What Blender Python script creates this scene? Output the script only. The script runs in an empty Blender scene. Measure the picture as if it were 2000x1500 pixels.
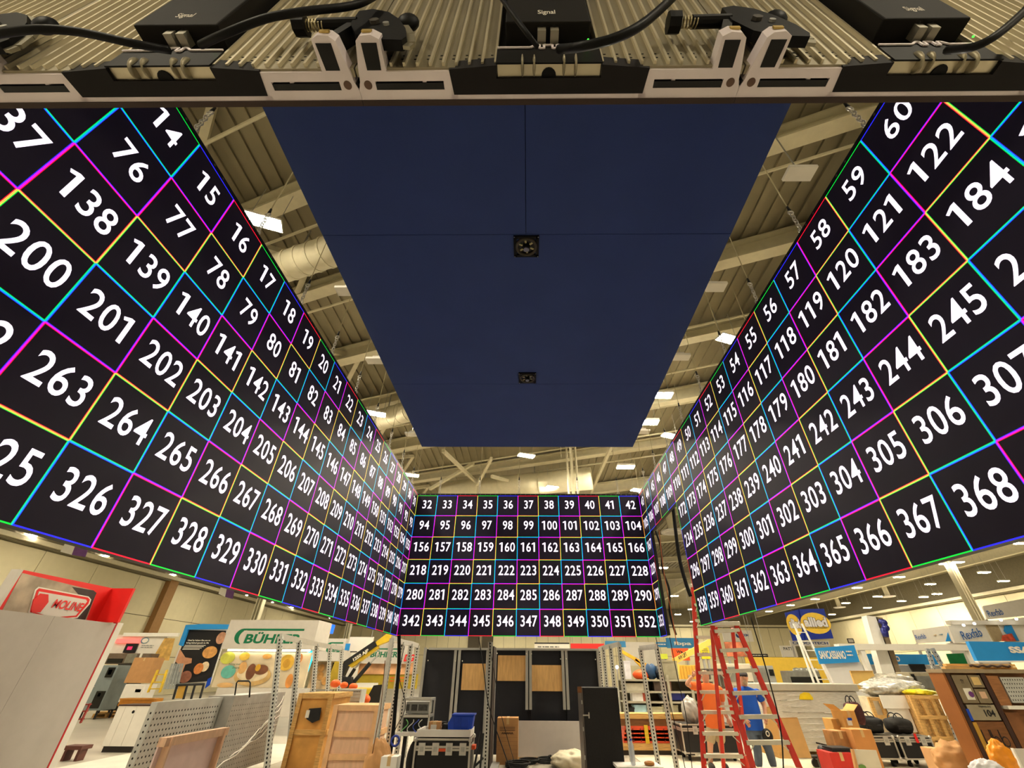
import bpy, math, random
from mathutils import Vector, Matrix
random.seed(7)
sc = bpy.context.scene
COL = sc.collection
R = math.radians
# ------------------------------------------------------------------ camera
FPX, PITCH, YAW, ROLL = 824.727, 0.604431, -0.011982, 0.006375
CXP, CYP = 1023.476, 745.281
CAM = Vector((0.00423, -0.26159, 1.68))
fw = Vector((math.sin(YAW)*math.cos(PITCH), math.cos(YAW)*math.cos(PITCH), math.sin(PITCH)))
rt = Vector((math.cos(YAW), -math.sin(YAW), 0)); up = rt.cross(fw)
cr, sr = math.cos(ROLL), math.sin(ROLL)
rt, up = cr*rt + sr*up, -sr*rt + cr*up
cd = bpy.data.cameras.new('camera'); cam = bpy.data.objects.new('camera', cd); COL.objects.link(cam)
cd.sensor_width = 36; cd.lens = FPX/2000*36; cd.clip_start = 0.02; cd.clip_end = 400
cd.shift_x = (1000-CXP)/2000; cd.shift_y = (CYP-750)/2000
cam.matrix_world = Matrix(((rt.x, up.x, -fw.x, CAM.x), (rt.y, up.y, -fw.y, CAM.y), (rt.z, up.z, -fw.z, CAM.z), (0, 0, 0, 1)))
sc.camera = cam
# ------------------------------------------------------------------ world, exposure (the light comes from the hall's high-bay lamps, some of them added unseen)
w = bpy.data.worlds.new('world'); sc.world = w; w.use_nodes = True
w.node_tree.nodes['Background'].inputs[0].default_value = (0.9, 0.82, 0.62, 1)
w.node_tree.nodes['Background'].inputs[1].default_value = 0.05
LAMP_POWER = 440.0
vs = sc.view_settings
vs.view_transform = 'Standard'; vs.look = 'None'; vs.gamma = 1; vs.exposure = 0.12; vs.use_curve_mapping = False
sc.cycles.use_denoising = True; sc.cycles.max_bounces = 5; sc.cycles.diffuse_bounces = 3; sc.cycles.use_adaptive_sampling = True; sc.cycles.adaptive_threshold = 0.06; sc.cycles.adaptive_min_samples = 16

# ------------------------------------------------------------------ helpers
def V(px, py, Y=None, Z=None, X=None):
    """a spot of the place from where it shows in the 2000x1500 photograph and one known coordinate"""
    d = rt*((px-CXP)/FPX) + up*((CYP-py)/FPX) + fw
    t = (Y-CAM.y)/d.y if Y is not None else (Z-CAM.z)/d.z if Z is not None else (X-CAM.x)/d.x
    return CAM + d*t
def lin(c):
    c = c/255
    return c/12.92 if c <= .04045 else ((c+.055)/1.055)**2.4
MATS = {}
def mat(name, rgb=(128, 128, 128), rough=.6, metal=0, var=.12, scale=6, bump=0, emit=0, stretch=None, alpha=1, spec=.4, trans=0):
    if name in MATS: return MATS[name]
    m = bpy.data.materials.new(name); m.use_nodes = True; nt = m.node_tree; b = nt.nodes['Principled BSDF']
    c = tuple(lin(x) for x in rgb)
    b.inputs['Roughness'].default_value = rough; b.inputs['Metallic'].default_value = metal
    b.inputs['Specular IOR Level'].default_value = spec
    b.inputs['Base Color'].default_value = (*c, 1)
    if emit:
        b.inputs['Emission Color'].default_value = (*c, 1); b.inputs['Emission Strength'].default_value = emit
    if alpha < 1: b.inputs['Alpha'].default_value = alpha
    if trans: b.inputs['Transmission Weight'].default_value = trans
    if var and not emit:
        tc = nt.nodes.new('ShaderNodeTexCoord'); mp = nt.nodes.new('ShaderNodeMapping'); nz = nt.nodes.new('ShaderNodeTexNoise')
        nz.inputs['Scale'].default_value = scale; nz.inputs['Detail'].default_value = 5
        if stretch: mp.inputs['Scale'].default_value = stretch
        rp = nt.nodes.new('ShaderNodeValToRGB')
        rp.color_ramp.elements[0].position = .3; rp.color_ramp.elements[1].position = .7
        rp.color_ramp.elements[0].color = (*[x*(1-var) for x in c], 1); rp.color_ramp.elements[1].color = (*[min(1, x*(1+var)) for x in c], 1)
        nt.links.new(tc.outputs['Object'], mp.inputs[0]); nt.links.new(mp.outputs[0], nz.inputs['Vector'])
        nt.links.new(nz.outputs['Fac'], rp.inputs[0]); nt.links.new(rp.outputs[0], b.inputs['Base Color'])
        if bump:
            bp = nt.nodes.new('ShaderNodeBump'); bp.inputs['Strength'].default_value = bump; bp.inputs['Distance'].default_value = .02
            nt.links.new(nz.outputs['Fac'], bp.inputs['Height']); nt.links.new(bp.outputs[0], b.inputs['Normal'])
    MATS[name] = m
    return m
ORG = {}
class MB:
    def __init__(s): s.v = []; s.f = []; s.m = []
    def add(s, vs_, fs, mi=0):
        n = len(s.v); s.v += [tuple(v) for v in vs_]; s.f += [tuple(i+n for i in f) for f in fs]; s.m += [mi]*len(fs)
        return s
    def box(s, c, d, rot=None, mi=0):
        c = Vector(c); x, y, z = d[0]/2, d[1]/2, d[2]/2
        P = [Vector((a*x, b*y, e*z)) for a in (-1, 1) for b in (-1, 1) for e in (-1, 1)]
        if rot is not None: P = [rot @ p for p in P]
        return s.add([c+p for p in P], [(0, 1, 3, 2), (4, 6, 7, 5), (0, 4, 5, 1), (2, 3, 7, 6), (0, 2, 6, 4), (1, 5, 7, 3)], mi)
    def bb(s, x0, x1, y0, y1, z0, z1, mi=0):
        return s.box(((x0+x1)/2, (y0+y1)/2, (z0+z1)/2), (x1-x0, y1-y0, z1-z0), None, mi)
    def beam(s, p0, p1, w, h, upv=(0, 0, 1), mi=0):
        p0, p1 = Vector(p0), Vector(p1); d = (p1-p0); L = d.length; d.normalize()
        u = Vector(upv)
        if abs(d.dot(u)) > .98: u = Vector((0, 1, 0))
        a = d.cross(u).normalized(); b = a.cross(d)
        return s.box((p0+p1)/2, (L, w, h), Matrix((d, a, b)).transposed(), mi)
    def cyl(s, p0, p1, r0, r1=None, n=12, mi=0):
        p0, p1 = Vector(p0), Vector(p1); r1 = r0 if r1 is None else r1
        d = (p1-p0).normalized(); u = Vector((0, 0, 1)) if abs(d.z) < .9 else Vector((0, 1, 0))
        a = d.cross(u).normalized(); b = a.cross(d); P = []
        for p, r in ((p0, r0), (p1, r1)):
            P += [p + a*(r*math.cos(2*math.pi*i/n)) + b*(r*math.sin(2*math.pi*i/n)) for i in range(n)]
        F = [(i, (i+1) % n, n+(i+1) % n, n+i) for i in range(n)] + [tuple(range(n-1, -1, -1)), tuple(range(n, 2*n))]
        return s.add(P, F, mi)
    def tube(s, pts, r, n=6, mi=0):
        pts = [Vector(p) for p in pts]; k = len(pts); P = []; a = None
        for i, p in enumerate(pts):
            d = (pts[min(i+1, k-1)]-pts[max(i-1, 0)]).normalized()
            if a is None:
                u = Vector((0, 0, 1)) if abs(d.z) < .9 else Vector((0, 1, 0)); a = d.cross(u).normalized()
            a = (a - d*a.dot(d)).normalized(); b = a.cross(d)
            rr = r[i] if isinstance(r, (list, tuple)) else r
            P += [p + a*(rr*math.cos(2*math.pi*j/n)) + b*(rr*math.sin(2*math.pi*j/n)) for j in range(n)]
        F = [(i*n+j, i*n+(j+1) % n, (i+1)*n+(j+1) % n, (i+1)*n+j) for i in range(k-1) for j in range(n)]
        F += [tuple(range(n-1, -1, -1)), tuple(range((k-1)*n, k*n))]
        return s.add(P, F, mi)
    def prism(s, poly, vec, mi=0):
        poly = [Vector(p) for p in poly]; vec = Vector(vec); n = len(poly)
        return s.add(poly+[p+vec for p in poly], [tuple(range(n-1, -1, -1)), tuple(range(n, 2*n))] + [(i, (i+1) % n, n+(i+1) % n, n+i) for i in range(n)], mi)
    def quad(s, a, b, c, d, mi=0): return s.add([a, b, c, d], [(0, 1, 2, 3)], mi)
    def poly(s, pts, mi=0): return s.add(pts, [tuple(range(len(pts)))], mi)
    def torus(s, c, ax, ay, R0, r, n=14, m=6, sx=1, mi=0):
        c = Vector(c); ax = Vector(ax).normalized(); ay = Vector(ay).normalized(); az = ax.cross(ay); P = []
        for i in range(n):
            t = 2*math.pi*i/n; o = ax*(math.cos(t)*R0*sx) + ay*(math.sin(t)*R0); e = (ax*math.cos(t) + ay*math.sin(t))
            P += [c + o + e*(r*math.cos(2*math.pi*j/m)) + az*(r*math.sin(2*math.pi*j/m)) for j in range(m)]
        return s.add(P, [(i*m+j, ((i+1) % n)*m+j, ((i+1) % n)*m+(j+1) % m, i*m+(j+1) % m) for i in range(n) for j in range(m)], mi)
    def ball(s, c, r, n=12, m=8, mi=0, fn=None):
        c = Vector(c); r = r if isinstance(r, (tuple, list)) else (r, r, r); P = []
        for i in range(m+1):
            t = math.pi*i/m
            for j in range(n):
                p = Vector((math.sin(t)*math.cos(2*math.pi*j/n), math.sin(t)*math.sin(2*math.pi*j/n), math.cos(t)))
                if fn: p = fn(p)
                P.append(c + Vector((p.x*r[0], p.y*r[1], p.z*r[2])))
        return s.add(P, [(i*n+j, (i+1)*n+j, (i+1)*n+(j+1) % n, i*n+(j+1) % n) for i in range(m) for j in range(n)], mi)
    def build(s, name, mats, parent=None, smooth=False, local=False, bevel=0):
        o = ORG.get(parent.name, Vector()) if parent is not None and not local else Vector()
        me = bpy.data.meshes.new(name); me.from_pydata([(x-o.x, y-o.y, z-o.z) for x, y, z in s.v], [], s.f)
        for m in (mats if isinstance(mats, (list, tuple)) else [mats]): me.materials.append(m)
        if any(s.m): me.polygons.foreach_set('material_index', s.m)
        if smooth: me.polygons.foreach_set('use_smooth', [True]*len(me.polygons))
        me.update()
        ob = bpy.data.objects.new(name, me); COL.objects.link(ob)
        if parent is not None: ob.parent = parent; ORG[ob.name] = o
        else: ORG[ob.name] = Vector()
        if bevel:
            bm = ob.modifiers.new('bevel', 'BEVEL'); bm.width = bevel; bm.segments = 2; bm.limit_method = 'ANGLE'
        return ob
def tag(o, label=None, cat=None, group=None, kind=None):
    if label: o['label'] = label
    if cat: o['category'] = cat
    if group: o['group'] = group
    if kind: o['kind'] = kind
    return o
def thing(name, label, cat, loc=(0, 0, 0), group=None, rz=0):
    o = bpy.data.objects.new(name, None); COL.objects.link(o); o.location = loc; o.rotation_euler.z = rz
    o.empty_display_size = .1; ORG[o.name] = Vector(loc)
    return tag(o, label, cat, group)
def dup(root, loc, label=None, rz=None, group=None):
    c = root.copy(); COL.objects.link(c); c.location = loc; ORG[c.name] = Vector(loc)
    if rz is not None: c.rotation_euler.z = rz
    if label: c['label'] = label
    if group: c['group'] = group
    for ch in list(root.children):
        d = ch.copy(); COL.objects.link(d); d.parent = c
        for g in ch.children:
            e = g.copy(); COL.objects.link(e); e.parent = d
    return c
TXT = {}
def glyphs(s, bold=0.0):
    """vertices and faces of a string, box normalised to width w, height 1 (cap height)"""
    if (s, bold) in TXT: return TXT[(s, bold)]
    cu = bpy.data.curves.new('t', 'FONT'); cu.body = s; cu.offset = bold; cu.resolution_u = 4; cu.fill_mode = 'FRONT'
    ob = bpy.data.objects.new('t', cu); COL.objects.link(ob); dg = bpy.context.evaluated_depsgraph_get()
    me = bpy.data.meshes.new_from_object(ob.evaluated_get(dg)); vv = [v.co.copy() for v in me.vertices]; ff = [tuple(p.vertices) for p in me.polygons]
    bpy.data.objects.remove(ob); bpy.data.curves.remove(cu); bpy.data.meshes.remove(me)
    TXT[(s, bold)] = (vv, ff)
    return vv, ff
def text(mb, s, o, ux, uz, w=None, h=None, bold=.02, shear=0, mi=0, center=True):
    """write s flat on the plane through o spanned by unit vectors ux (reading direction) and uz (up), fitted to w x h"""
    vv, ff = glyphs(s, bold); ux, uz, o = Vector(ux), Vector(uz), Vector(o)
    x0 = min(v.x for v in vv); x1 = max(v.x for v in vv); y0 = min(v.y for v in vv); y1 = max(v.y for v in vv)
    sy = h/(y1-y0) if h else w/(x1-x0); sx = w/(x1-x0) if w else sy
    cx, cy = ((x0+x1)/2, (y0+y1)/2) if center else (x0, y0)
    mb.add([o + ux*((v.x-cx)*sx + shear*(v.y-cy)*sy) + uz*((v.y-cy)*sy) for v in vv], ff, mi)
def disc(mb, o, ux, uz, rx, rz, n=20, a0=0, a1=360, mi=0, inner=0):
    o, ux, uz = Vector(o), Vector(ux), Vector(uz); full = abs(a1-a0) >= 360; k = n if full else n+1
    A = [R(a0+(a1-a0)*i/n) for i in range(k)]
    out = [o + ux*(rx*math.cos(a)) + uz*(rz*math.sin(a)) for a in A]
    if not inner:
        mb.add(out if full else out+[o], [tuple(range(len(out) if full else len(out)+1))], mi)
    else:
        inn = [o + ux*(rx*inner*math.cos(a)) + uz*(rz*inner*math.sin(a)) for a in A]
        mb.add(out+inn, [(i, (i+1) % k, k+(i+1) % k, k+i) for i in range(k if full else k-1)], mi)
def sag(p0, p1, drop=.3, n=12, wob=0):
    p0, p1 = Vector(p0), Vector(p1); out = []
    for i in range(n+1):
        t = i/n; p = p0.lerp(p1, t); p.z -= drop*4*t*(1-t)
        if wob and 0 < i < n: p += Vector((random.uniform(-wob, wob), random.uniform(-wob, wob), random.uniform(-wob, wob)*.5))
        out.append(p)
    return out
UX, UZ = Vector((1, 0, 0)), Vector((0, 0, 1))
# common materials
white = mat('white_laminate', (232, 228, 218), .5, var=.03)
greyw = mat('pale_grey_board', (205, 199, 190), .55, var=.04)
alum = mat('brushed_aluminium', (205, 203, 200), .35, .75, var=.06, scale=20)
steel = mat('galvanised_steel', (180, 180, 176), .38, .6, var=.12, scale=12)
galv = mat('perforated_steel_grey', (196, 196, 190), .45, .35, var=.08)
blackm = mat('black_powder_coat', (22, 22, 24), .5, 0, var=.2)
blackp = mat('black_plastic', (11, 11, 12), .5, 0, var=.15, spec=.15)
rubber = mat('black_rubber', (14, 14, 15), .7, 0, var=.2)
hole = mat('hole_black', (12, 11, 10), .9, 0, var=0)
wood = mat('pine_wood', (206, 162, 96), .65, var=.22, scale=5, stretch=(1, 1, 9))
ply = mat('plywood', (205, 164, 106), .6, var=.16, scale=3, stretch=(6, 1, 1))
pinkwood = mat('pale_pink_plywood', (222, 182, 150), .65, var=.1, scale=4, stretch=(4, 4, 1))
osb = mat('osb_board', (190, 150, 92), .75, var=.35, scale=26)
darkwood = mat('dark_brown_board', (122, 78, 40), .6, var=.22, scale=4, stretch=(1, 1, 7))
kraft = mat('kraft_cardboard', (190, 142, 92), .8, var=.08)
cream = mat('cream_wall_paint', (214, 204, 168), .7, var=.03, scale=2)
film = mat('stretch_film', (214, 210, 198), .22, 0, var=.1, scale=9, stretch=(1, 1, 6), bump=.5)
red = mat('red_fibreglass', (205, 44, 24), .4, var=.12)
orange = mat('orange_plastic', (236, 98, 26), .45, var=.1)
yellow = mat('yellow_paint', (222, 186, 40), .45, var=.08)
bluep = mat('blue_plastic', (18, 70, 190), .4, var=.1)
skyblue = mat('sky_blue_print', (38, 138, 208), .5, var=.03)
# ================================================================== THE HALL
XL, XR, YB, YF, ZW, ZR = -31.0, 44.6, 80.0, -24.0, 8.0, 10.6
conc = mat('polished_concrete', (180, 173, 158), .35, var=.14, scale=.5)
band = mat('brown_roof_fascia', (106, 98, 76), .7, var=.1)
deck = mat('roof_deck', (146, 137, 110), .7, var=.1, scale=1)
beamc = mat('cream_beam_paint', (212, 204, 174), .6, var=.05)
fl = tag(MB().bb(XL-.3, XR+.3, YF-.3, YB+.3, -.2, 0).build('floor', conc), kind='structure')
ce = tag(MB().bb(XL-.3, XR+.3, YF-.3, YB+.3, ZR, ZR+.2).build('ceiling', deck), kind='structure')
ribs = MB()
for i in range(150):
    x = -26 + i*.36; ribs.box((x, 16, ZR-.03), (.13, 60, .06))
tag(ribs.build('deck_rib', deck, ce), kind='stuff')
def ibeam(name, p0, p1, h=.55, wd=.32, m=beamc):
    mb = MB(); p0, p1 = Vector(p0), Vector(p1); z = Vector((0, 0, 1))
    mb.beam(p0, p1, .04, h); mb.beam(p0+z*h/2, p1+z*h/2, wd, .05); mb.beam(p0-z*h/2, p1-z*h/2, wd, .05)
    return mb.build(name, m, ce)
az = R(20)
dX = Vector((math.cos(az), -math.sin(az), 0))
for k, yy in enumerate((0.6, 3.1, 5.6, 8.4, 11.4, 15, 19, 24, 30, 37, 45, 54)):
    ibeam('roof_beam', Vector((0, yy, ZR-.4)) - dX*20, Vector((0, yy, ZR-.4)) + dX*22, .5 if k % 2 else .36)
for x in (-7.2, 6.4, -17, 17, 27, 37):
    ibeam('roof_girder', (x, -8, ZR-.95), (x, 78, ZR-.95), .6, .36)
for x in (-7.2, 6.4):                                             # bracing of the girders
    for j in range(9):
        mb = MB(); y0 = 1+j*4
        mb.beam((x, y0, ZR-1.2), (x+1.5, y0+2, ZR-.1), .14, .14); mb.beam((x+1.5, y0+2, ZR-.1), (x, y0+4, ZR-1.2), .14, .14)
        mb.build('truss_brace', beamc, ce)
for px, py, px2, py2 in ((930, 950, 960, 895), (960, 930, 1080, 965), (840, 955, 925, 905), (1155, 960, 1195, 870), (865, 880, 955, 965)):
    a, b = V(px, py, Z=9.3), V(px2, py2, Z=9.6); MB().beam(a, b, .12, .14).build('truss_brace', beamc, ce)
# columns rising to the roof
for px, py, Y in ((1880, 1150, 33), (505, 1190, 34), (680, 1230, 46)):
    p = V(px, py, Y=Y); mb = MB()
    mb.box((p.x, Y, ZR/2), (.08, .4, ZR)); mb.box((p.x-.2, Y, ZR/2), (.06, .42, ZR)); mb.box((p.x+.2, Y, ZR/2), (.06, .42, ZR))
    mb.build('roof_column', beamc, ce)
for px, Y in ((1118, 17),):
    p = V(px, 930, Y=Y); mb = MB(); mb.bb(p.x-.06, p.x+.06, Y-.04, Y+.04, 7.4, ZR); mb.bb(p.x-.22, p.x-.17, Y-.2, Y+.2, 7.4, ZR); mb.bb(p.x+.17, p.x+.22, Y-.2, Y+.2, 7.4, ZR); mb.build('truss_post', beamc, ce)
# sprinkler pipes and rods under the deck
for j in range(9):
    mb = MB(); p = Vector((0, 1.5+j*2.3, ZR-.62)); mb.cyl(p-dX*14, p+dX*16, .035, n=6); mb.build('sprinkler_pipe', beamc, ce)
for j in range(26):
    x = random.uniform(-9, 9); y = random.uniform(4, 26)
    MB().cyl((x, y, 8.0+random.random()), (x, y, ZR), .012, n=5).build('hanger_rod', beamc, ce)
# walls of cream panels above and behind the stands
def wall(name, length, panel_w, loc, rz, n_rows=2):
    w_ = MB().bb(0, length, 0, .3, 0, ZW).build(name, mat('wall_joint', (120, 114, 92), .8, var=.05)); tag(w_, kind='structure')
    w_.location = loc; w_.rotation_euler.z = rz
    n = int(length/panel_w); hh = ZW/n_rows; me = None
    for i in range(n):
        for r_ in range(n_rows):
            if me is None:
                o = MB().bb(.025, panel_w-.025, -.06, .02, .02, hh-.03).build('wall_panel', cream, w_, local=True); me = o.data
            else:
                o = bpy.data.objects.new('wall_panel', me); COL.objects.link(o); o.parent = w_
            o.location = (i*panel_w, 0, r_*hh)
    f = MB().bb(0, length, -.5, .3, ZW, ZR).build('fascia', band, w_, local=True)
    g = MB().bb(0, length, -.75, -.45, ZW+.1, ZW+.35).build('eaves_beam', beamc, w_, local=True)
    return w_
wall('wall_back', XR-XL, 1.8, (XL, YB, 0), 0)
wall('wall_left', YB-YF, 4.0, (XL, YF, 0), R(90), 3)
wall('wall_right', YB-YF, 4.0, (XR, YB, 0), R(-90), 2)
wall('wall_front', XR-XL, 6.0, (XR, YF, 0), R(180), 1)
brown = mat('brown_pilaster', (150, 112, 66), .7, var=.06)
p = V(312, 1195, X=XL+.3); tag(MB().bb(XL, XL+.5, p.y-.5, p.y+.5, 0, ZW+.2).build('trim_1', brown), kind='structure')
for i, px in enumerate((925, 952)):
    p = V(px, 1255, Y=YB-.4); tag(MB().bb(p.x-.9, p.x+.9, YB-.5, YB, 0, 7.0).build('trim_%d' % (i+2), mat('dark_doorway_trim', (70, 62, 46), .7)), kind='structure')
# air ducts
def duct(label, px0, py0, px1, py1, z, r):
    a, b = V(px0, py0, Z=z), V(px1, py1, Z=z); d = (b-a).normalized()
    t = thing('air_duct', label, 'duct', (a.x, a.y, z))
    MB().cyl(a-d*1.0, b+d*1.5, r, n=20).build('duct_body', beamc, t, smooth=True)
    for i in range(1, 5):
        c = a.lerp(b, i/5); MB().cyl(c-d*.03, c+d*.03, r*1.05, n=20).build('duct_collar', beamc, t)
    for i in (1, 3):
        c = a.lerp(b, i/4); MB().beam(c+Vector((0, 0, r)), c+Vector((0, 0, ZR-z-.1)), .04, .02).build('strap', steel, t)
duct('thick round cream air duct beside the left LED wall top', 548, 524, 665, 484, 9.3, .34)
duct('long round cream air duct behind the back LED wall top', 900, 958, 1095, 940, 9.3, .52)
duct('round cream air duct beyond the bright lamp by panel 23', 735, 822, 815, 798, 9.3, .37)

# ---------------------------------------------------------------- high-bay lamps: the hall's light, with unseen ones added
lampE = mat('lamp_diffuser', (255, 242, 214), emit=LAMP_POWER)
hbl = None; hbg = 'added unseen lamps under the hall roof'
def highbay(p, label, grp=hbg, rz=0):
    global hbl
    if hbl is None:
        hbl = thing('high_bay_lamp', label, 'lamp', p, grp, rz)
        MB().bb(-.40, .40, -.18, .18, .0, .09).build('housing', white, hbl, local=True)
        MB().bb(-.375, .375, -.155, .155, -.03, 0).build('diffuser', lampE, hbl, local=True)
        for x in (-.3, .3): MB().cyl((x, 0, .09), (x, 0, 2.0), .008, n=5).build('hanger', steel, hbl, local=True)
        return hbl
    return dup(hbl, p, label, rz, grp)
ZL = 8.5
highbay(V(1294, 1109, Z=ZL), 'highest lamp seen through the opening in the right LED wall', None)
for px, py, lb in ((513, 433, 'very bright lamp beside LED panel 16 in the left roof gap'), (733, 808, 'bright lamp above LED panel 23 in the left roof gap'),
                   (803, 928, 'bright lamp above LED panel 30 near the far left corner'), (1028, 890, 'bright lamp hanging in the middle beyond the blue canopy'),
                   (1425, 663, 'bright lamp beside LED panel 54 in the right roof gap'), (1311, 852, 'bright lamp above LED panel 48 in the right roof gap'),
                   (1246, 958, 'bright lamp above LED panel 43 at the far right corner'), (1080, 952, 'small lamp peeping over LED panels 38 and 39')):
    hi = py < 1000
    o_ = highbay(V(px, py, Z=8.9 if hi else ZL), lb, None, rz=.35)
    if hi and o_ is not hbl: o_.scale = (.85, .85, .5)
for px, py, lb in ((1290, 772, 'smaller lamp near the canopy edge left of LED panel 52'), (1265, 825, 'smaller lamp right of the canopy near its far corner'), (1222, 912, 'smaller lamp above the back wall near LED panel 42')):
    highbay(V(px, py, Z=9.4), lb, None)
NTH = 'first second third fourth fifth sixth seventh eighth ninth tenth'.split()
for px, py in ((59, 1045), (200, 1085), (333, 1122), (476, 1162), (527, 1176), (567, 1186), (602, 1197), (639, 1207)):
    highbay(V(px, py, Z=ZL), 'lamp below the left LED wall edge, %s from the left in its row' % NTH.pop(0), 'lamps in the row along the left hall wall')
NTH = ['highest', 'second highest', 'third highest', 'lowest']
for px, py in ((1317, 1164), (1350, 1190), (1324, 1200), (1353, 1214)):
    highbay(V(px, py, Z=ZL), 'lamp far off through the opening in the right LED wall, %s of four' % NTH.pop(0), 'lamps seen through the wall opening')
NTH = 'first second third fourth fifth sixth seventh eighth ninth tenth eleventh twelfth thirteenth fourteenth fifteenth sixteenth seventeenth eighteenth nineteenth'.split()
for px, py in sorted(((1847, 1101), (1870, 1098), (1922, 1118), (1960, 1135), (1817, 1141), (1756, 1127), (1674, 1148), (1804, 1166), (1830, 1160), (1714, 1165),
               (1761, 1174), (1652, 1178), (1592, 1170), (1694, 1187), (1544, 1182), (1625, 1200), (1502, 1194), (1996, 1061))):
    highbay(V(px, py, Z=ZL), 'lamp below the right LED wall, %s from the left of that cluster' % NTH.pop(0), 'lamps below the right LED wall')
for x in (-14, -5, 5, 16):  # unseen lamps added to light the surfaces that face the camera
    for y in (-16, -6):
        highbay((x, y, ZL), 'added unseen lamp lighting the hall from behind the viewer')
for x, y in ((-10, 3), (-14, 10), (12, 4), (14, 12), (-9, 17), (9, 19), (20, 22), (0, 26), (-25, 12), (-26, 26), (-19, 19), (-26, 42), (-18, 34), (-12, 46), (-26, 60), (-14, 64), (-11, 73), (-4, 74), (4, 73), (12, 74), (-7, 56), (6, 54)):  # added out of sight to brighten the hall, mostly its left and back walls
    highbay((x, y, ZL), 'added unseen lamp brightening the hall behind the LED ring')

# ================================================================== LED RING
ZB = 2.31417; PW = .5
def emat(n, rgb, e):
    m = mat(n, rgb, .5, emit=e)
    if e < 4: m.cycles.emission_sampling = 'NONE'
    return m
LEDC = [emat('led_green', (0, 220, 60), 1.1), emat('led_blue', (36, 36, 255), 1.5), emat('led_red', (255, 14, 50), 1.15)]       # G, B, R
LEDM = [emat('led_cyan', (0, 190, 235), 1.0), emat('led_magenta', (225, 20, 235), 1.1), emat('led_yellow', (246, 214, 90), 1.0)]   # GB, BR, RG
ledw = emat('led_white_digit', (252, 238, 255), 1.2)
ledk = mat('led_screen_black', (46, 40, 60), .55, var=.05, spec=.25)
cabm = mat('led_cabinet_black', (16, 16, 18), .5, var=.1)
DIG = {}
def digit(ch):
    if ch == '1' and ch not in DIG:                               # a one with a flag, as on the panels
        DIG[ch] = ([(.09, 0), (.09, 1), (-.03, 1), (-.25, .87), (-.2, .76), (-.055, .83), (-.055, 0)], [(0, 1, 2, 5, 6), (2, 3, 4, 5)], .34)
    if ch not in DIG:
        vv, ff = glyphs(ch, .008); x0 = min(v.x for v in vv); x1 = max(v.x for v in vv); y0 = min(v.y for v in vv); y1 = max(v.y for v in vv)
        DIG[ch] = ([((v.x-(x0+x1)/2), (v.y-y0)/(y1-y0)) for v in vv], ff, x1-x0)
    return DIG[ch]
CW = max(digit(c)[2] for c in '0123456789')
def number_mesh(s):
    mb = MB(); adv = .127; x = -adv*(len(s)-1)/2 + .012
    for ch in s:
        vv, ff, wd = digit(ch); k = .112/CW
        mb.add([(x+a*k, -.0022, -.075+b*.205) for a, b in vv], ff); x += adv
    return mb
BORD = {}
def border_mesh(c, tp, bt, lf, rg):
    """thin glowing frame lines: own colour inside, blended with the neighbour's colour along the seam"""
    key = (c, tp, bt, lf, rg)
    if key in BORD: return BORD[key]
    mb = MB(); h = PW/2; e = .0045; i_ = .0085; y = -.0016
    prev, nxt = 3+(c-1) % 3, 3+c      # blend c-1/c , c/c+1   (LEDM[k] = blend of k and k+1)
    def strip(side, d0, d1, mi):
        a0, a1 = h-d0, h-d1
        q = {'t': ((-a0, a0), (a0, a0), (a1, a1), (-a1, a1)), 'b': ((-a1, -a1), (a1, -a1), (a0, -a0), (-a0, -a0)),
             'l': ((-a0, -a0), (-a1, -a1), (-a1, a1), (-a0, a0)), 'r': ((a1, -a1), (a0, -a0), (a0, a0), (a1, a1))}[side]
        mb.add([(x, y, z) for x, z in q], [(0, 1, 2, 3)], mi)
    for side, outer, blend in (('t', tp, prev), ('b', bt, nxt), ('l', lf, prev), ('r', rg, nxt)):
        strip(side, .0005, e, c if outer else blend); strip(side, e, i_, c)
    me = mb.build('screen_border', LEDC+LEDM); d = me.data; bpy.data.objects.remove(me); BORD[key] = d
    return d
cab = MB().bb(-.2492, .2492, 0, .072, -.2492, .2492); cab.bb(-.2496, .2496, -.001, .0, -.2496, .2496, 1)
tmp = cab.build('led_panel', [cabm, ledk]); CABME = tmp.data; bpy.data.objects.remove(tmp)
cab = MB().bb(-.2492, .2492, 0, .02, -.2492, .2492); cab.bb(-.2496, .2496, -.001, .0, -.2496, .2496, 1); cab.bb(-.2496, .2496, -.006, .001, -.2515, -.249, 2)
tmp = cab.build('led_panel', [cabm, ledk, mat('brown_mask_edge', (52, 36, 30), .6)]); CABFR = tmp.data; bpy.data.objects.remove(tmp)
def led_wall(name, label, loc, rz, cols, present, front=False):
    root = thing(name, label, 'led wall', loc, rz=rz)
    nc = len(cols)
    for r_ in range(6):
        for i, c in enumerate(cols):
            if not present(c, r_): continue
            o = bpy.data.objects.new('led_panel', CABFR if front and r_ >= 4 else CABME); COL.objects.link(o); o.parent = root
            o.location = (PW*(i+.5), 0, PW*(5.5-r_))
            ci = (c-14+r_) % 3
            tp = r_ == 0; bt = r_ == 5 or not present(c, r_+1)
            lf = i > 0 and not present(c-1, r_); rg = i < nc-1 and not present(c+1, r_)
            if not front:
                b = bpy.data.objects.new('screen_border', border_mesh(ci, tp, bt, lf, rg)); COL.objects.link(b); b.parent = o
                n = number_mesh(str(c+62*r_)).build('number', ledw, o, local=True)
    # hanging bar along the top, with its holes
    L = nc*PW; mb = MB().bb(0, L, .0, .06, 3.004, 3.05)
    mb.build('hanging_bar', blackm, root, local=True)
    hb = MB()
    for i in range(nc*4):
        if i % 4 in (1, 2) or nc < 12: disc(hb, (PW*.25*(i+.5), -.001, 3.028), UX, UZ, .011, .011, 10)
    hb.build('bar_hole', mat('bar_hole_rim', (120, 112, 96), .5, .4), root, local=True)
    return root
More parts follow.
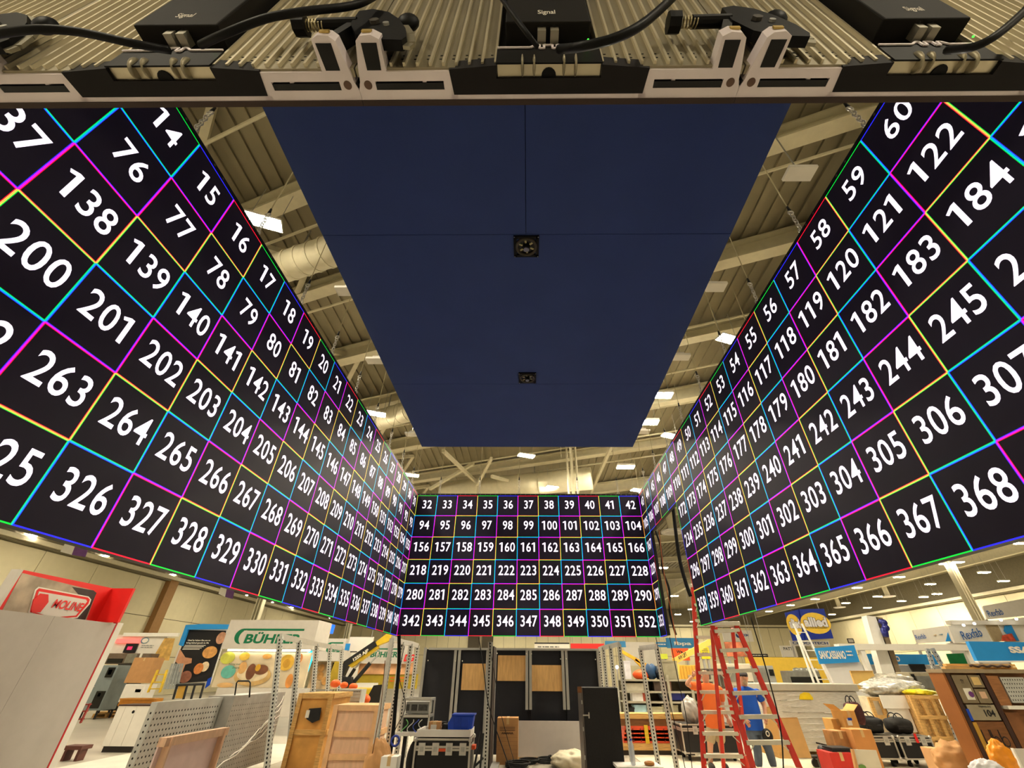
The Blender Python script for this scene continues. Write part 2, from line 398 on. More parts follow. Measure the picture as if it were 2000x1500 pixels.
gap = lambda c, r_: not (r_ >= 2 and 44 <= c <= 47)
led_left = led_wall('led_wall', 'long left LED wall of square panels numbered from 14 to 341', (-2.75, 0, ZB), R(90), list(range(12, 32)), lambda c, r_: True)
led_back = led_wall('led_wall', 'short far LED wall of square panels numbered 32 to 352', (-2.75, 10, ZB), 0, list(range(32, 43)), lambda c, r_: True)
led_right = led_wall('led_wall', 'long right LED wall with an opening, panels numbered 43 to 368', (2.75, 10, ZB), R(-90), list(range(43, 63)), gap)
led_front = led_wall('led_wall', 'near LED wall overhead seen from its ribbed aluminium back', (2.781, -.010, ZB), R(180), list(range(1, 12)), lambda c, r_: True, True)

# ---------------------------------------------------------------- backs of the overhead panels
palum = mat('pale_frame_aluminium', (228, 218, 222), .5, .15, var=.08, scale=9)
ribm = mat('ribbed_back_aluminium', (150, 142, 120), .4, .55, var=.16, scale=7)
ridge = mat('rib_ridge_aluminium', (214, 204, 176), .35, .55, var=.1)
fplate = mat('dark_bottom_plate', (30, 28, 29), .6, var=.12, spec=.15)
boxm = mat('control_box_black', (22, 20, 18), .6, var=.12, spec=.15)
jack = mat('jack_metal', (170, 165, 150), .35, .7)
ledr, ledg = emat('indicator_red', (255, 40, 20), 3), emat('indicator_green', (60, 255, 60), 3)
def back_parts(panel):
    """panel local: x to the left as seen from outside, y outwards, z from -0.25 (bottom)"""
    zb = -.25; P = lambda u, d, z: (-u, d-.010, zb+z)
    mb = MB()
    for s in (-1, 1):                                             # frame strip along the bottom, open where the slots are
        mb.prism([P(s*.2498, .011, 0), P(s*.2498, .0225, 0), P(s*.12, .0225, 0), P(s*.12, .011, 0)], (0, 0, .022))
        mb.prism([P(s*.246, .0325, 0), P(s*.2445, .0432, 0), P(s*.126, .0435, 0), P(s*.126, .0325, 0)], (0, 0, .022))
        mb.prism([P(s*.2498, .0225, 0), P(s*.246, .0325, 0), P(s*.2265, .0325, 0), P(s*.2265, .0225, 0)], (0, 0, .022))
        mb.prism([P(s*.137, .0225, 0), P(s*.137, .0325, 0), P(s*.12, .0325, 0), P(s*.12, .0225, 0)], (0, 0, .022))
        mb.prism([P(s*.165, .0225, .003), P(s*.165, .0325, .003), P(s*.160, .0325, .003), P(s*.160, .0225, .003)], (0, 0, .01))
    mb.prism([P(-.13, .011, 0), P(-.13, .0171, 0), P(.13, .0171, 0), P(.13, .011, 0)], (0, 0, .022))
    mb.build('bottom_frame', palum, panel, local=True)
    mb = MB()
    for s in (-1, 1): mb.prism([P(s*.228, .0215, .012), P(s*.228, .0335, .012), P(s*.135, .0335, .012), P(s*.135, .0215, .012)], (0, 0, .004))
    mb.build('slot_bed', hole, panel, local=True)
    for s in (-1, 1):
        mb = MB()                                                 # corner lug with black rubber inlay
        mb.prism([P(s*.2445, .0432, 0), P(s*.2375, .0755, 0), P(s*.231, .0805, 0), P(s*.218, .0815, 0), P(s*.2085, .077, 0), P(s*.2085, .0432, 0)], (0, 0, .02))
        lug = mb.build('corner_lug', palum, panel, local=True)
        MB().prism([P(s*.2325, .045, -.0008), P(s*.2315, .0735, -.0008), P(s*.2125, .0735, -.0008), P(s*.2145, .045, -.0008)], (0, 0, .002)).build('rubber_inlay', rubber, lug, local=True)
        mb = MB(); mb.box(P(s*.224, .0822, .011), (.012, .002, .006)); mb.build('lug_slot', mat('brass_insert', (196, 170, 100), .4, .6), lug, local=True)
        mb = MB(); mb.cyl(P(s*.2365, .0285, -.0006), P(s*.2365, .0285, .004), .0052, n=16); mb.build('pin_hole', mat('bronze_pin', (104, 82, 70), .5, .4), panel, local=True)
    pl = [P(-.128, .0455, -.001), P(-.067, .0495, -.001), P(-.0675, .035, -.001), P(.0675, .035, -.001), P(.067, .0495, -.001), P(.128, .0455, -.001), P(.125, .0168, -.001), P(-.125, .0168, -.001)]
    mb = MB()
    mb.prism([pl[0], pl[1], pl[2], P(-.0675, .0168, -.001), pl[7]], (0, 0, .026)); mb.prism([pl[2], pl[3], P(.0675, .0168, -.001), P(-.0675, .0168, -.001)], (0, 0, .026))
    mb.prism([pl[3], pl[4], pl[5], pl[6], P(.0675, .0168, -.001)], (0, 0, .026)); mb.build('bottom_plate', fplate, panel, local=True)
    # ribbed back skins left and right of the control box
    for s in (-1, 1):
        mb = MB(); mb.bb(min(-s*.067, -s*.249), max(-s*.067, -s*.249), .026, .036, zb+.004, .249); sk = mb.build('back_skin', ribm, panel, local=True)
        rg = MB(); rv = MB()
        for i in range(11):
            u = .0685 + i*.0168; x = -s*u
            rg.bb(x-.0016, x+.0016, .036, .0405, zb+.008, .249)
            if i < 10:
                for z in (.03, .042): rv.bb(x-s*.006-.0016, x-s*.006+.0016, .036, .0366, zb+z, zb+z+.0016)
        rg.build('rib', ridge, sk, local=True); rv.build('vent_dot', hole, sk, local=True)
    # recess with tray plate, fins and jacks
    rec = MB().bb(-.067, .067, .02, .026, zb+.004, .249).build('recess_back', fplate, panel, local=True)
    tray = MB(); tp = [(-.0675, .0), (.0675, .0), (.0675, .046), (.024, .046), (.016, .054), (.0115, .054), (.0115, .043), (.0055, .043), (.0055, .054), (-.0055, .054), (-.0055, .043), (-.0115, .043), (-.0115, .054), (-.016, .054), (-.024, .046), (-.0675, .046)]
    tray.prism([P(u, .050, z) for u, z in tp], (0, .002, 0)); tb = tray.build('cable_tray', blackp, panel, local=True)
    rim = MB()
    for (a, b), (c, d) in zip(tp[2:], tp[3:]): rim.beam(P(a, .0535, b), P(c, .0535, d), .003, .0016, (0, 1, 0))
    rim.build('tray_rim', palum, tb, local=True)
    MB().bb(-.066, .066, .024, .0395, zb+.004, zb+.007).build('tray_floor', ridge, tb, local=True)
    for u in (-.034, -.019, .019, .034):
        MB().ball(P(u, .046, .008), (.0022, .012, .016 if abs(u) > .03 else .012), 10, 8).build('guide_fin', ribm, tb, smooth=True, local=True)
    MB().cyl(P(0, .036, .002), P(0, .036, .02), .0095, n=16).build('centre_boss', blackp, tb, local=True)
    bx = MB().bb(-.057, .057, .03, .062, zb+.078, .249).build('control_box', boxm, panel, local=True, bevel=.002)
    mb = MB(); text(mb, 'Signal', P(-.0015, .0725, .112), (-1, 0, 0), UZ, w=.024, h=.021, bold=.012); mb.build('signal_lettering', mat('print_white', (225, 220, 205), .6, var=0), bx, local=True)
    mb = MB()
    for u in (-.0085, .0085): mb.bb(-u-.0055, -u+.0055, .04, .056, zb+.064, zb+.078)
    mb.build('network_jack', jack, bx, local=True)
    mb = MB()
    for u in (-.0085, .0085): mb.ball(P(u, .066, .082), .005, 8, 6)
    mb.build('jack_cap', blackp, bx, local=True)
    MB().ball(P(.018, .066, .08), .0014, 6, 4).build('red_indicator', ledr, bx, local=True)
    MB().ball(P(.052, .06, .05), .0014, 6, 4).build('green_indicator', ledg, bx, local=True)
bot = [o for o in led_front.children if o.name.startswith('led_panel') and o.location.z < .8]
bot.sort(key=lambda o: (o.location.z, abs(o.location.x - 2.75)))
back_parts(bot[0])
def copy_children(src, dst):
    for ch in list(src.children):
        if ch.name.startswith('screen_border'): continue
        d = ch.copy(); COL.objects.link(d); d.parent = dst
        for g in ch.children:
            e = g.copy(); COL.objects.link(e); e.parent = d
for o in bot[1:]: copy_children(bot[0], o)
# lever locks between the overhead panels
def lock(cx_world, flip, name_label):
    root = led_front; s = flip
    mb = MB(); Yp = -.062
    def Q(u, z, y=Yp): return Vector((cx_world+s*u, y, ZB+z))
    pts = [(-.012, .12), (.006, .128), (.03, .115), (.05, .085), (.064, .05), (.07, .02), (.066, .008), (.03, .012), (.004, .03), (-.012, .07)]
    par = thing('lever_lock', name_label, 'lock', (cx_world, Yp, ZB), 'lever locks joining the overhead panels')
    MB().prism([Q(u, z) for u, z in pts], (0, -.012, 0)).build('lock_plate', blackp, par)
    mb = MB()
    for (a, b), (c, d) in zip(pts[1:6], pts[2:7]): mb.beam(Q(a, b, Yp-.004), Q(c, d, Yp-.004), .02, .004, (0, 1, 0))
    mb.build('plate_edge', mat('worn_steel_edge', (150, 144, 124), .4, .6), par)
    MB().cyl(Q(.02, .07, Yp-.012), Q(.02, .07, Yp-.016), .007, n=6).build('hex_bolt', mat('bolt_grey', (82, 78, 72), .5, .5), par)
    MB().cyl(Q(.037, .062, Yp-.012), Q(.037, .062, Yp-.015), .0042, n=10).build('rivet', steel, par)
    MB().cyl(Q(-.06, .085, Yp-.006), Q(-.008, .088, Yp-.006), .008, n=12).build('lock_barrel', blackp, par)
    sp = MB()
    sp.tube([Q(-.066+.026*i/48+ -.012, .084+.0066*math.cos(i*math.pi/4), Yp-.006+.0066*math.sin(i*math.pi/4)) for i in range(49)], .0011, 5); sp.build('spring', mat('spring_steel', (176, 164, 130), .3, .8), par)
    MB().cyl(Q(-.092, .083, Yp-.006), Q(-.076, .083, Yp-.006), .013, n=8).build('pull_knob', blackp, par)
    MB().ball(Q(.058, .1, Yp-.004), (.015, .010, .017), 14, 8).build('ball_knob', blackp, par, smooth=True)
    MB().beam(Q(-.004, .11), Q(-.03, .03), .012, .02, (0, 1, 0)).build('hook_arm', blackm, par)
lock(-.218, 1, 'black lever lock with spring knob at the left overhead panel seam')
lock(-.722, 1, 'black lever lock in the upper left picture corner')
lock(.283, 1, 'black lever lock with spring knob at the right overhead panel seam')
# signal cables over the panel backs
def cable(label, pts, r, m=blackp, name='signal_cable', cat='cable', group=None):
    pts = [Vector(p) for p in pts]; out = []
    for i in range(len(pts)-1):                                   # smooth the run (Catmull-Rom)
        p0, p1, p2, p3 = pts[max(i-1, 0)], pts[i], pts[i+1], pts[min(i+2, len(pts)-1)]
        for k in range(8):
            t = k/8
            out.append(.5*((2*p1)+(p2-p0)*t+(2*p0-5*p1+4*p2-p3)*t*t+(3*p1-p0-3*p2+p3)*t**3))
    out.append(pts[-1])
    return tag(MB().tube(out, r, 8).build(name, m, smooth=True), label, cat, group)
cable('black signal cable drooping into the tray of the left overhead panel', [V(-40, 72, Y=-.10), V(60, 58, Y=-.105), V(150, 62, Y=-.10), V(260, 85, Y=-.09), V(330, 98, Y=-.075)], .0045)
cable('black signal cable rising from the left overhead tray to the lock', [V(392, 88, Y=-.075), V(440, 66, Y=-.09), V(520, 36, Y=-.10), V(600, 22, Y=-.10), V(700, 8, Y=-.09), V(760, -25, Y=-.08)], .0045)
cable('thin cable slanting across the middle control box to its jack', [V(965, -25, Y=-.085), V(990, 12, Y=-.09), V(1022, 55, Y=-.088), V(1050, 92, Y=-.075)], .003)
cable('black cable leaving the middle overhead tray towards upper right', [V(1092, 96, Y=-.07), V(1130, 92, Y=-.085), V(1200, 75, Y=-.095), V(1262, 42, Y=-.1), V(1330, -20, Y=-.1)], .005)
cable('black cable leaving the right overhead tray towards the picture corner', [V(1850, 98, Y=-.07), V(1900, 92, Y=-.085), V(1950, 66, Y=-.095), V(2010, 12, Y=-.1), V(2050, -40, Y=-.1)], .0045)

# ---------------------------------------------------------------- blue canopy
ZC = 5.9
canm = mat('navy_canopy_fabric', (52, 71, 124), .85, var=.05, scale=1.5)
can = thing('ceiling_canopy', 'big dark navy fabric ceiling hanging inside the LED ring', 'canopy', (0, 0, ZC))
ycs = [-1.2, .05, V(1030, 458, Z=ZC).y, V(1030, 750, Z=ZC).y, V(1030, 873, Z=ZC).y]
xa, xb = V(824, 873, Z=ZC).x, V(1236, 873, Z=ZC).x
for i in range(4):
    n = 1 if i > 1 else 2
    for j in range(n):
        x0 = xa + (xb-xa)*j/n; x1 = xa + (xb-xa)*(j+1)/n; e = .003
        MB().bb(x0+e, x1-e, ycs[i]+e, ycs[i+1]-e, ZC, ZC+.05).build('fabric_panel', canm, can)
MB().bb(xa, xb, ycs[0], ycs[-1], ZC+.05, ZC+.09).build('backing_sheet', mat('canopy_backing', (16, 20, 34), .9), can)
for x in (xa+.1, xb-.1):
    MB().bb(x-.03, x+.03, ycs[0], ycs[-1], ZC+.09, ZC+.15).build('support_rail', alum, can)
    for y in (.5, 4, 7.5): MB().cyl((x, y, ZC+.15), (x, y, ZR-.1), .006, n=5).build('suspension_wire', steel, can)
def ceiling_unit(px, py, wpx, label):
    c = V(px, py, Z=ZC); t = thing('ceiling_speaker', label, 'speaker', (c.x, c.y, ZC), 'units in the canopy')
    s = .15
    mb = MB()
    for a, b, c2, d in ((-s, s, -s, -s+.035), (-s, s, s-.035, s), (-s, -s+.035, -s, s), (s-.035, s, -s, s)): mb.bb(c.x+a, c.x+b, c.y+c2, c.y+d, ZC-.025, ZC)
    mb.build('square_frame', blackp, t)
    MB().torus((c.x, c.y, ZC-.02), (1, 0, 0), (0, 1, 0), .115, .022, 24, 8).build('ring', mat('smoked_ring', (60, 54, 40), .25, .3), t, smooth=True)
    MB().cyl((c.x, c.y, ZC-.004), (c.x, c.y, ZC-.012), .1, n=24).build('inner_plate', mat('dark_lens', (20, 20, 24), .2), t)
    MB().cyl((c.x, c.y-.01, ZC-.012), (c.x, c.y-.01, ZC-.06), .045, .03, n=16).build('centre_cone', blackp, t)
    MB().ball((c.x, c.y+.01, ZC-.06), (.035, .035, .012), 14, 6).build('centre_cap', mat('grey_cap', (120, 122, 140), .3, .3), t, smooth=True)
    mb = MB()
    for k in range(6):
        a = k*math.pi/3+.4; mb.box((c.x+.075*math.cos(a), c.y+.075*math.sin(a), ZC-.016), (.05, .022, .01), Matrix.Rotation(a, 3, 'Z'))
    mb.build('vane', mat('vane_metal', (170, 160, 120), .3, .6), t)
    mb = MB()
    for a in (-s, s):
        for b in (-s, s): mb.ball((c.x+a*.93, c.y+b*.93, ZC-.026), .008, 6, 4)
    mb.build('corner_screw', steel, t)
ceiling_unit(1028, 480, 50, 'nearer and larger round black unit set in the canopy')
ceiling_unit(1030, 737, 34, 'farther and smaller round black unit set in the canopy')

# ---------------------------------------------------------------- rigging chains
chrome = mat('shackle_chrome', (196, 192, 182), .35, .5, var=.1)
rig0 = None
ORD = 'first second third fourth fifth sixth seventh eighth ninth tenth'.split()
def rigging(p, label, group):
    global rig0
    if rig0 is None:
        rig0 = t = thing('rigging_chain', label, 'chain', p, group)
        MB().torus((0, 0, .035), (1, 0, 0), (0, 0, 1), .028, .008, 14, 6).build('shackle', chrome, t, True, True)
        for i in range(6):
            ax = (1, 0, 0) if i % 2 else (0, 1, 0)
            MB().torus((0, 0, .085+i*.042), (0, 0, 1), ax, .018, .0055, 12, 6, sx=1.5).build('chain_link', chrome, t, True, True)
        MB().torus((0, 0, .345), (1, 0, 0), (0, 0, 1), .026, .008, 14, 6).build('shackle', chrome, t, True, True)
        MB().cyl((0, 0, .37), (0, 0, .45), .016, .01, n=10).build('cable_ferrule', blackm, t, True, True)
        MB().cyl((0, 0, .44), (0, 0, ZR-ZB-3.12), .006, n=6).build('steel_cable', mat('wire_rope', (176, 166, 130), .45, .4), t, True, True)
        return
    dup(rig0, p, label, group=group)
for i in range(10):
    k = (.85+2*i)*PW
    rigging((-2.785, k, ZB+3.05), 'chain and wire rope lifting the left LED wall, %s from the front' % ORD[i], 'rigging chains of the left LED wall')
    rigging((2.785, k, ZB+3.05), 'chain and wire rope lifting the right LED wall, %s from the front' % ORD[i], 'rigging chains of the right LED wall')
for j, s in zip((1.05, 3.05, 5.05, 8.0, 10.0), ('first', 'second', 'third', 'fourth', 'fifth')):
    rigging((-2.75+j*PW, 10.035, ZB+3.05), 'chain and wire rope lifting the far LED wall, %s from its left end' % s, 'rigging chains of the far LED wall')
# ================================================================== SHARED BUILDERS FOR THE SHOW FLOOR
pblack = mat('print_black', (24, 22, 24), .6, var=0); pwhite = mat('print_white', (225, 220, 205), .6, var=0)
def ext(pxl, pyt, pxr, pyb, Y):
    m = (pyt+pyb)/2
    return V(pxl, m, Y=Y).x, V(pxr, m, Y=Y).x, V((pxl+pxr)/2, pyb, Y=Y).z, V((pxl+pxr)/2, pyt, Y=Y).z
def slab(t, name, m, pxl, pyt, pxr, pyb, Y, th=.06, bevel=0):
    x0, x1, z0, z1 = ext(pxl, pyt, pxr, pyb, Y); z0 = max(z0, .0)
    return MB().bb(x0, x1, Y, Y+th, z0, z1).build(name, m, t, bevel=bevel), (x0, x1, z0, z1)
def write(t, name, s, m, x0, x1, z0, z1, Y, bold=.02, shear=0):
    mb = MB(); text(mb, s, ((x0+x1)/2, Y-.006, (z0+z1)/2), UX, UZ, w=x1-x0, h=z1-z0, bold=bold, shear=shear); return mb.build(name, m, t)
def pwrite(t, name, s, m, pxl, pyt, pxr, pyb, Y, bold=.02, shear=0): return write(t, name, s, m, *ext(pxl, pyt, pxr, pyb, Y), Y, bold, shear)
def ppoly(t, name, m, pts, Y=None, X=None, off=.006):
    d = (0, -off, 0) if X is None else (off if X < 0 else -off, 0, 0)
    return MB().prism([V(a, b, Y=Y, X=X) for a, b in pts], d).build(name, m, t)
def pdisc(t, name, m, px, py, rpx, rpy, Y, off=.008):
    c = V(px, py, Y=Y); rx = V(px+rpx, py, Y=Y).x-c.x; rz = abs(V(px, py+rpy, Y=Y).z-c.z)
    mb = MB(); disc(mb, c+Vector((0, -off, 0)), UX, UZ, rx, rz, 24); return mb.build(name, m, t)
def pbars(t, m, pxl, pyt, pxr, pyb, Y, rows=1, n=6):
    # print too small to read: rows of short word-long strokes
    x0, x1, z0, z1 = ext(pxl, pyt, pxr, pyb, Y); mb = MB(); rnd = random.Random(int(pxl*7+pyt))
    for r_ in range(rows):
        zc = z1-(z1-z0)*(r_+.5)/rows; hh = (z1-z0)/rows*.2; x = x0
        while x < x1-.02*(x1-x0):
            wd = (x1-x0)/n*rnd.uniform(.5, 1.2); mb.bb(x, min(x+wd*.8, x1), Y-.012, Y-.006, zc-hh, zc+hh); x += wd
    return mb.build('small_print', m, t)
def stand(name, label, cat, px, py, Y, group=None):
    p = V(px, py, Y=Y); return thing(name, label, cat, (p.x, Y, 0), group)
def flight_case(label, x0, x1, y0, y1, z1, latches=2, z0=.14, group=None, tray=False, body=None, name='flight_case'):
    t = thing(name, label, 'flight case', ((x0+x1)/2, y0, 0), group); e = .028
    al = mat('case_edge_aluminium', (196, 192, 184), .35, .55, var=.08)
    MB().bb(x0+.01, x1-.01, y0+.01, y1-.01, z0, z1-.01).build('case_body', body or mat('case_black_laminate', (24, 23, 25), .5, var=.1), t)
    zl = z0 + (z1-z0)*.8
    for z in (z0+e/2, z1-e/2, zl-.018, zl+.018):
        mb = MB()
        for y in (y0, y1): mb.box(((x0+x1)/2, y, z), (x1-x0, e*.5, e))
        for x in (x0, x1): mb.box((x, (y0+y1)/2, z), (e*.5, y1-y0, e))
        mb.build('edge_profile', al, t)
    for x in (x0, x1):
        for y in (y0, y1):
            MB().box((x, y, (z0+z1)/2), (e, e, z1-z0)).build('corner_post', al, t)
            mb = MB(); mb.ball((x, y, z1-.02), .034, 8, 6); mb.ball((x, y, z0+.02), .034, 8, 6); mb.build('ball_corner', al, t, True)
            xx = x+(.12 if x == x0 else -.12); yy = y+(.12 if y == y0 else -.12)
            mb = MB(); mb.cyl((xx-.02, yy, .055), (xx+.02, yy, .055), .055, n=12); mb.bb(xx-.03, xx+.03, yy-.03, yy+.03, .1, z0); mb.build('caster', rubber, t)
    for i in range(latches):
        x = x0+(x1-x0)*(i+.5)/latches
        l = MB().bb(x-.055, x+.055, y0-.016, y0, zl-.085, zl+.07).build('latch', mat('latch_zinc', (206, 204, 198), .35, .5), t)
        MB().bb(x-.03, x+.03, y0-.022, y0-.014, zl-.04, zl+.02).build('latch_key', steel, l)
    return t
def crate(label, x0, x1, y0, y1, z0, z1, m=pinkwood, bm=wood, rows=(.33, .66), cols=(), group=None, name='wooden_crate', face='-y'):
    t = thing(name, label, 'crate', ((x0+x1)/2, y0, z0), group)
    MB().bb(x0+.02, x1-.02, y0+.03, y1-.02, z0, z1-.02).build('crate_panel', m, t)
    for f in (0,)+tuple(rows)+(1,):
        z = z0+.045+(z1-z0-.09)*f; MB().bb(x0, x1, y0-.005, y0+.03, z-.045, z+.045).build('batten', bm, t)
        MB().bb(x1-.02, x1+.015, y0+.03, y1, z-.045, z+.045).build('batten', bm, t)
    for x in (x0+.045, x1-.045)+tuple(x0+(x1-x0)*c for c in cols): MB().bb(x-.045, x+.045, y0-.02, y0-.004, z0, z1).build('upright_batten', bm, t)
    n = max(2, int((y1-y0)/.16))
    for i in range(n): MB().bb(x0, x1, y0+(y1-y0)*i/n+.004, y0+(y1-y0)*(i+1)/n-.004, z1-.02, z1).build('lid_board', bm, t)
    return t
def carton(label, x0, x1, y0, y1, z0, z1, m=kraft, name='cardboard_box', cat='box', flaps=False, group=None):
    t = thing(name, label, cat, ((x0+x1)/2, y0, z0), group)
    MB().bb(x0, x1, y0, y1, z0, z1).build('box_body', m, t, bevel=.006)
    MB().bb((x0+x1)/2-.03, (x0+x1)/2+.03, y0-.002, y1, z1-.001, z1+.002).build('packing_tape', mat('packing_tape', (206, 172, 120), .3, var=.05), t)
    MB().bb((x0+x1)/2-.03, (x0+x1)/2+.03, y0-.003, y0, z1-.12, z1).build('packing_tape', mat('packing_tape'), t)
    if flaps:
        for s in (-1, 1):
            xx = x0 if s < 0 else x1; MB().prism([(xx, y0, z1), (xx, y1, z1), (xx+s*.12, y1, z1+.1), (xx+s*.12, y0, z1+.1)], (0, 0, .006)).build('flap', m, t)
    return t
def pallet(label, x0, x1, y0, y1, z0=0, group=None):
    t = thing('wooden_pallet', label, 'pallet', ((x0+x1)/2, y0, z0), group)
    for i in range(3):
        x = x0+(x1-x0)*(.05+.45*i); MB().bb(x-.05, x+.05, y0, y1, z0+.02, z0+.11).build('stringer', wood, t)
    n = 6
    for i in range(n):
        y = y0+(y1-y0)*(i+.5)/n; MB().bb(x0, x1, y-.05, y+.05, z0+.11, z0+.135).build('deck_board', wood, t)
    for i in range(3):
        y = y0+(y1-y0)*(.06+.44*i); MB().bb(x0, x1, y-.05, y+.05, z0, z0+.02).build('bottom_board', wood, t)
    return t
def bag(label, c, r, m, name='tool_bag', cat='bag', handles=True, seed=1):
    rnd = random.Random(seed); t = thing(name, label, cat, (c[0], c[1], c[2]-r[2]))
    ph = [rnd.uniform(0, 6) for _ in range(6)]
    fn = lambda p: p*(1+.09*math.sin(5*p.x+ph[0])*math.cos(4*p.z+ph[1])+.06*math.sin(9*p.y+ph[2]+6*p.x))
    def sq(p):
        q = Vector((math.copysign(abs(p.x)**.6, p.x), math.copysign(abs(p.y)**.6, p.y), math.copysign(abs(p.z)**.7, p.z))); return fn(q)
    MB().ball(c, r, 20, 14, fn=sq).build('bag_body', m, t, True)
    if handles:
        for s in (-1, 1):
            MB().tube([Vector(c)+Vector((r[0]*.45*math.cos(a), s*r[1]*.5, r[2]*.8+r[2]*.75*math.sin(a))) for a in [math.pi*i/10 for i in range(11)]], .012, 6).build('handle', blackm, t, True)
        MB().bb(c[0]-r[0]*.6, c[0]+r[0]*.6, c[1]-r[1]*1.02, c[1]-r[1]*.8, c[2]-r[2]*.5, c[2]+r[2]*.1).build('pocket', m, t, bevel=.02)
    return t
def crumple(label, c, r, m, name, cat, seed=3, n=40):
    n = 44
    rnd = random.Random(seed); t = MB(); 
    ph = [Vector((rnd.uniform(-1, 1), rnd.uniform(-1, 1), rnd.uniform(-1, 1)))*7 for _ in range(7)]
    fn = lambda p: p*(1+sum(.08*abs(math.sin(q.dot(p)+i)) for i, q in enumerate(ph))+sum(.03*abs(math.sin(2.7*q.dot(p)+2*i)) for i, q in enumerate(ph))-.32)
    return tag(t.ball(c, r, n, n//2+3, fn=fn).build(name, m, smooth=True), label, cat)
def post(t, p0, p1, wd=.095, dp=.06, faces=('x',), step=.062, m=galv, side=1):
    """slotted steel upright from p0 to p1 with a row of punched holes"""
    p0, p1 = Vector(p0), Vector(p1)
    o = MB().beam(p0, p1, wd, dp, (0, 1, 0)).build('slotted_post', m, t)
    d = (p1-p0); L = d.length; d.normalize(); a = d.cross(Vector((0, 1, 0))).normalized(); b = a.cross(d)
    mb = MB(); n = int(L/step)
    for i in range(n):
        c = p0+d*(step*(i+.5))
        disc(mb, c-b*(dp/2+.001)*(1 if b.y > 0 else -1), a, d, .016, .02, 8)
        disc(mb, c+a*(wd/2+.001)*(1 if a.x*side > 0 else -1), b, d, .014, .02, 8)
    tag(mb.build('punched_hole', hole, o), kind='stuff')
    return o

# ================================================================== LEFT SIDE OF THE FLOOR
# white floor sheet
tag(MB().bb(-9.8, -5.6, 8.5, 15.2, .0, .012).build('floor_sheet', mat('white_floor_film', (226, 222, 208), .35, var=.08, scale=2, bump=.2)), 'white protective sheet on the floor around the white pedestal', 'floor sheet')
# grey partition with red edge
XG = -7.55; pe = V(227, 1218, X=XG); pz = pe.z
t = thing('partition_board', 'big pale grey partition board filling the lower left corner', 'partition', (XG, 6, 0))
for i in range(3):
    y0 = pe.y-3.66+1.22*i
    MB().bb(XG-.06, XG, y0+.002, y0+1.218, .02, pz).build('grey_panel', mat('grey_partition', (186, 178, 170), .6, var=.03), t)
MB().bb(XG-.06, XG+.004, pe.y, pe.y+.03, 0, pz+.02).build('red_edge', mat('red_edge_trim', (190, 24, 28), .5), t)
MB().bb(XG-.08, XG+.002, pe.y+.03, pe.y+.16, 0, pz+.02).build('white_edge', white, t)
MB().bb(XG-.1, XG+.02, pe.y-3.7, pe.y+.16, 0, .02).build('foot_rail', alum, t)
# red sign tower behind it
XM = -7.82; a = V(45, 1113, X=XM); b = V(221, 1149, X=XM); ztop = a.z
signred = mat('sign_red', (232, 34, 30), .45, var=.03)
t = thing('sign_tower', 'red stand tower with hexagon logo sign and bakery picture', 'sign', (XM, a.y, 0))
MB().bb(XM-.1, XM, a.y, b.y, 0, ztop).build('tower_panel', signred, t)
c = V(262, 1151, Y=b.y+.02); MB().bb(XM-.1, c.x, b.y, b.y+.05, pz+.01, ztop).build('side_wing', signred, t)
MB().bb(XM-.13, XM+.01, a.y-.05, a.y, 0, ztop).build('edge_profile', greyw, t)
ppoly(t, 'bakery_picture', mat('blurred_dough_print', (176, 158, 136), .55, var=.35, scale=3), [(2, 1196), (43, 1119), (182, 1153), (188, 1158), (164, 1222), (150, 1224)], X=XM, off=.004)
ppoly(t, 'picture_dark_end', mat('dark_print', (58, 46, 42), .55, var=.2), [(140, 1146), (182, 1153), (188, 1158), (160, 1224), (120, 1222), (168, 1180)], X=XM, off=.006)  # dark right end of the printed picture
ppoly(t, 'logo_frame', white, [(54, 1197), (67, 1152), (74, 1146), (172, 1165), (177, 1171), (174, 1180), (150, 1207), (100, 1212)], X=XM, off=.012)
ppoly(t, 'logo_frame_red', signred, [(57, 1195), (70, 1153), (75, 1149), (170, 1167), (174, 1171), (171, 1179), (148, 1205), (100, 1209)], X=XM, off=.016)
ppoly(t, 'logo_field', mat('logo_field_white', (222, 214, 204), .5, var=.02), [(62, 1194), (74, 1155), (166, 1171), (168, 1175), (146, 1202), (100, 1206)], X=XM, off=.020)
ppoly(t, 'logo_hexagon', signred, [(58, 1190), (63, 1171), (76, 1159), (92, 1161), (92, 1176), (76, 1196), (60, 1196)], X=XM, off=.024)
mb = MB(); c0, c1 = V(100, 1182, X=XM), V(160, 1183, X=XM)
text(mb, 'MOLINE', (XM+.027, (c0.y+c1.y)/2, (c0.z+c1.z)/2), (0, 1, 0), UZ, w=(c1.y-c0.y), h=.13, bold=.02, shear=.15); mb.build('lettering', signred, t)
# white pedestal
pp = V(222, 1470, Z=0); x0, x1 = V(192, 1470, Y=pp.y).x, V(262, 1470, Y=pp.y).x
t = thing('display_pedestal', 'white display pedestal with dark plinth on the white floor sheet', 'pedestal', (pp.x, pp.y, 0))
zt = V(255, 1379, Y=pp.y).z
for i, (u0, u1) in enumerate(((0, .22), (.22, .55), (.55, 1))):
    MB().bb(x0+(x1-x0)*u0+.004, x0+(x1-x0)*u1-.004, pp.y, pp.y+.5, .12, zt).build('front_panel', white, t)
MB().bb(x0+.05, x1-.12, pp.y+.02, pp.y+.45, 0, .12).build('plinth', mat('dark_plinth', (36, 30, 26), .6), t)
MB().bb(x0, x1, pp.y-.01, pp.y+.51, zt, zt+.03).build('top_edge', mat('pedestal_dark_top', (66, 46, 40), .5), t)
MB().cyl(((x0+x1)/2, pp.y-.004, zt-.12), ((x0+x1)/2, pp.y+.01, zt-.12), .035, n=14).build('cable_hole', hole, t)
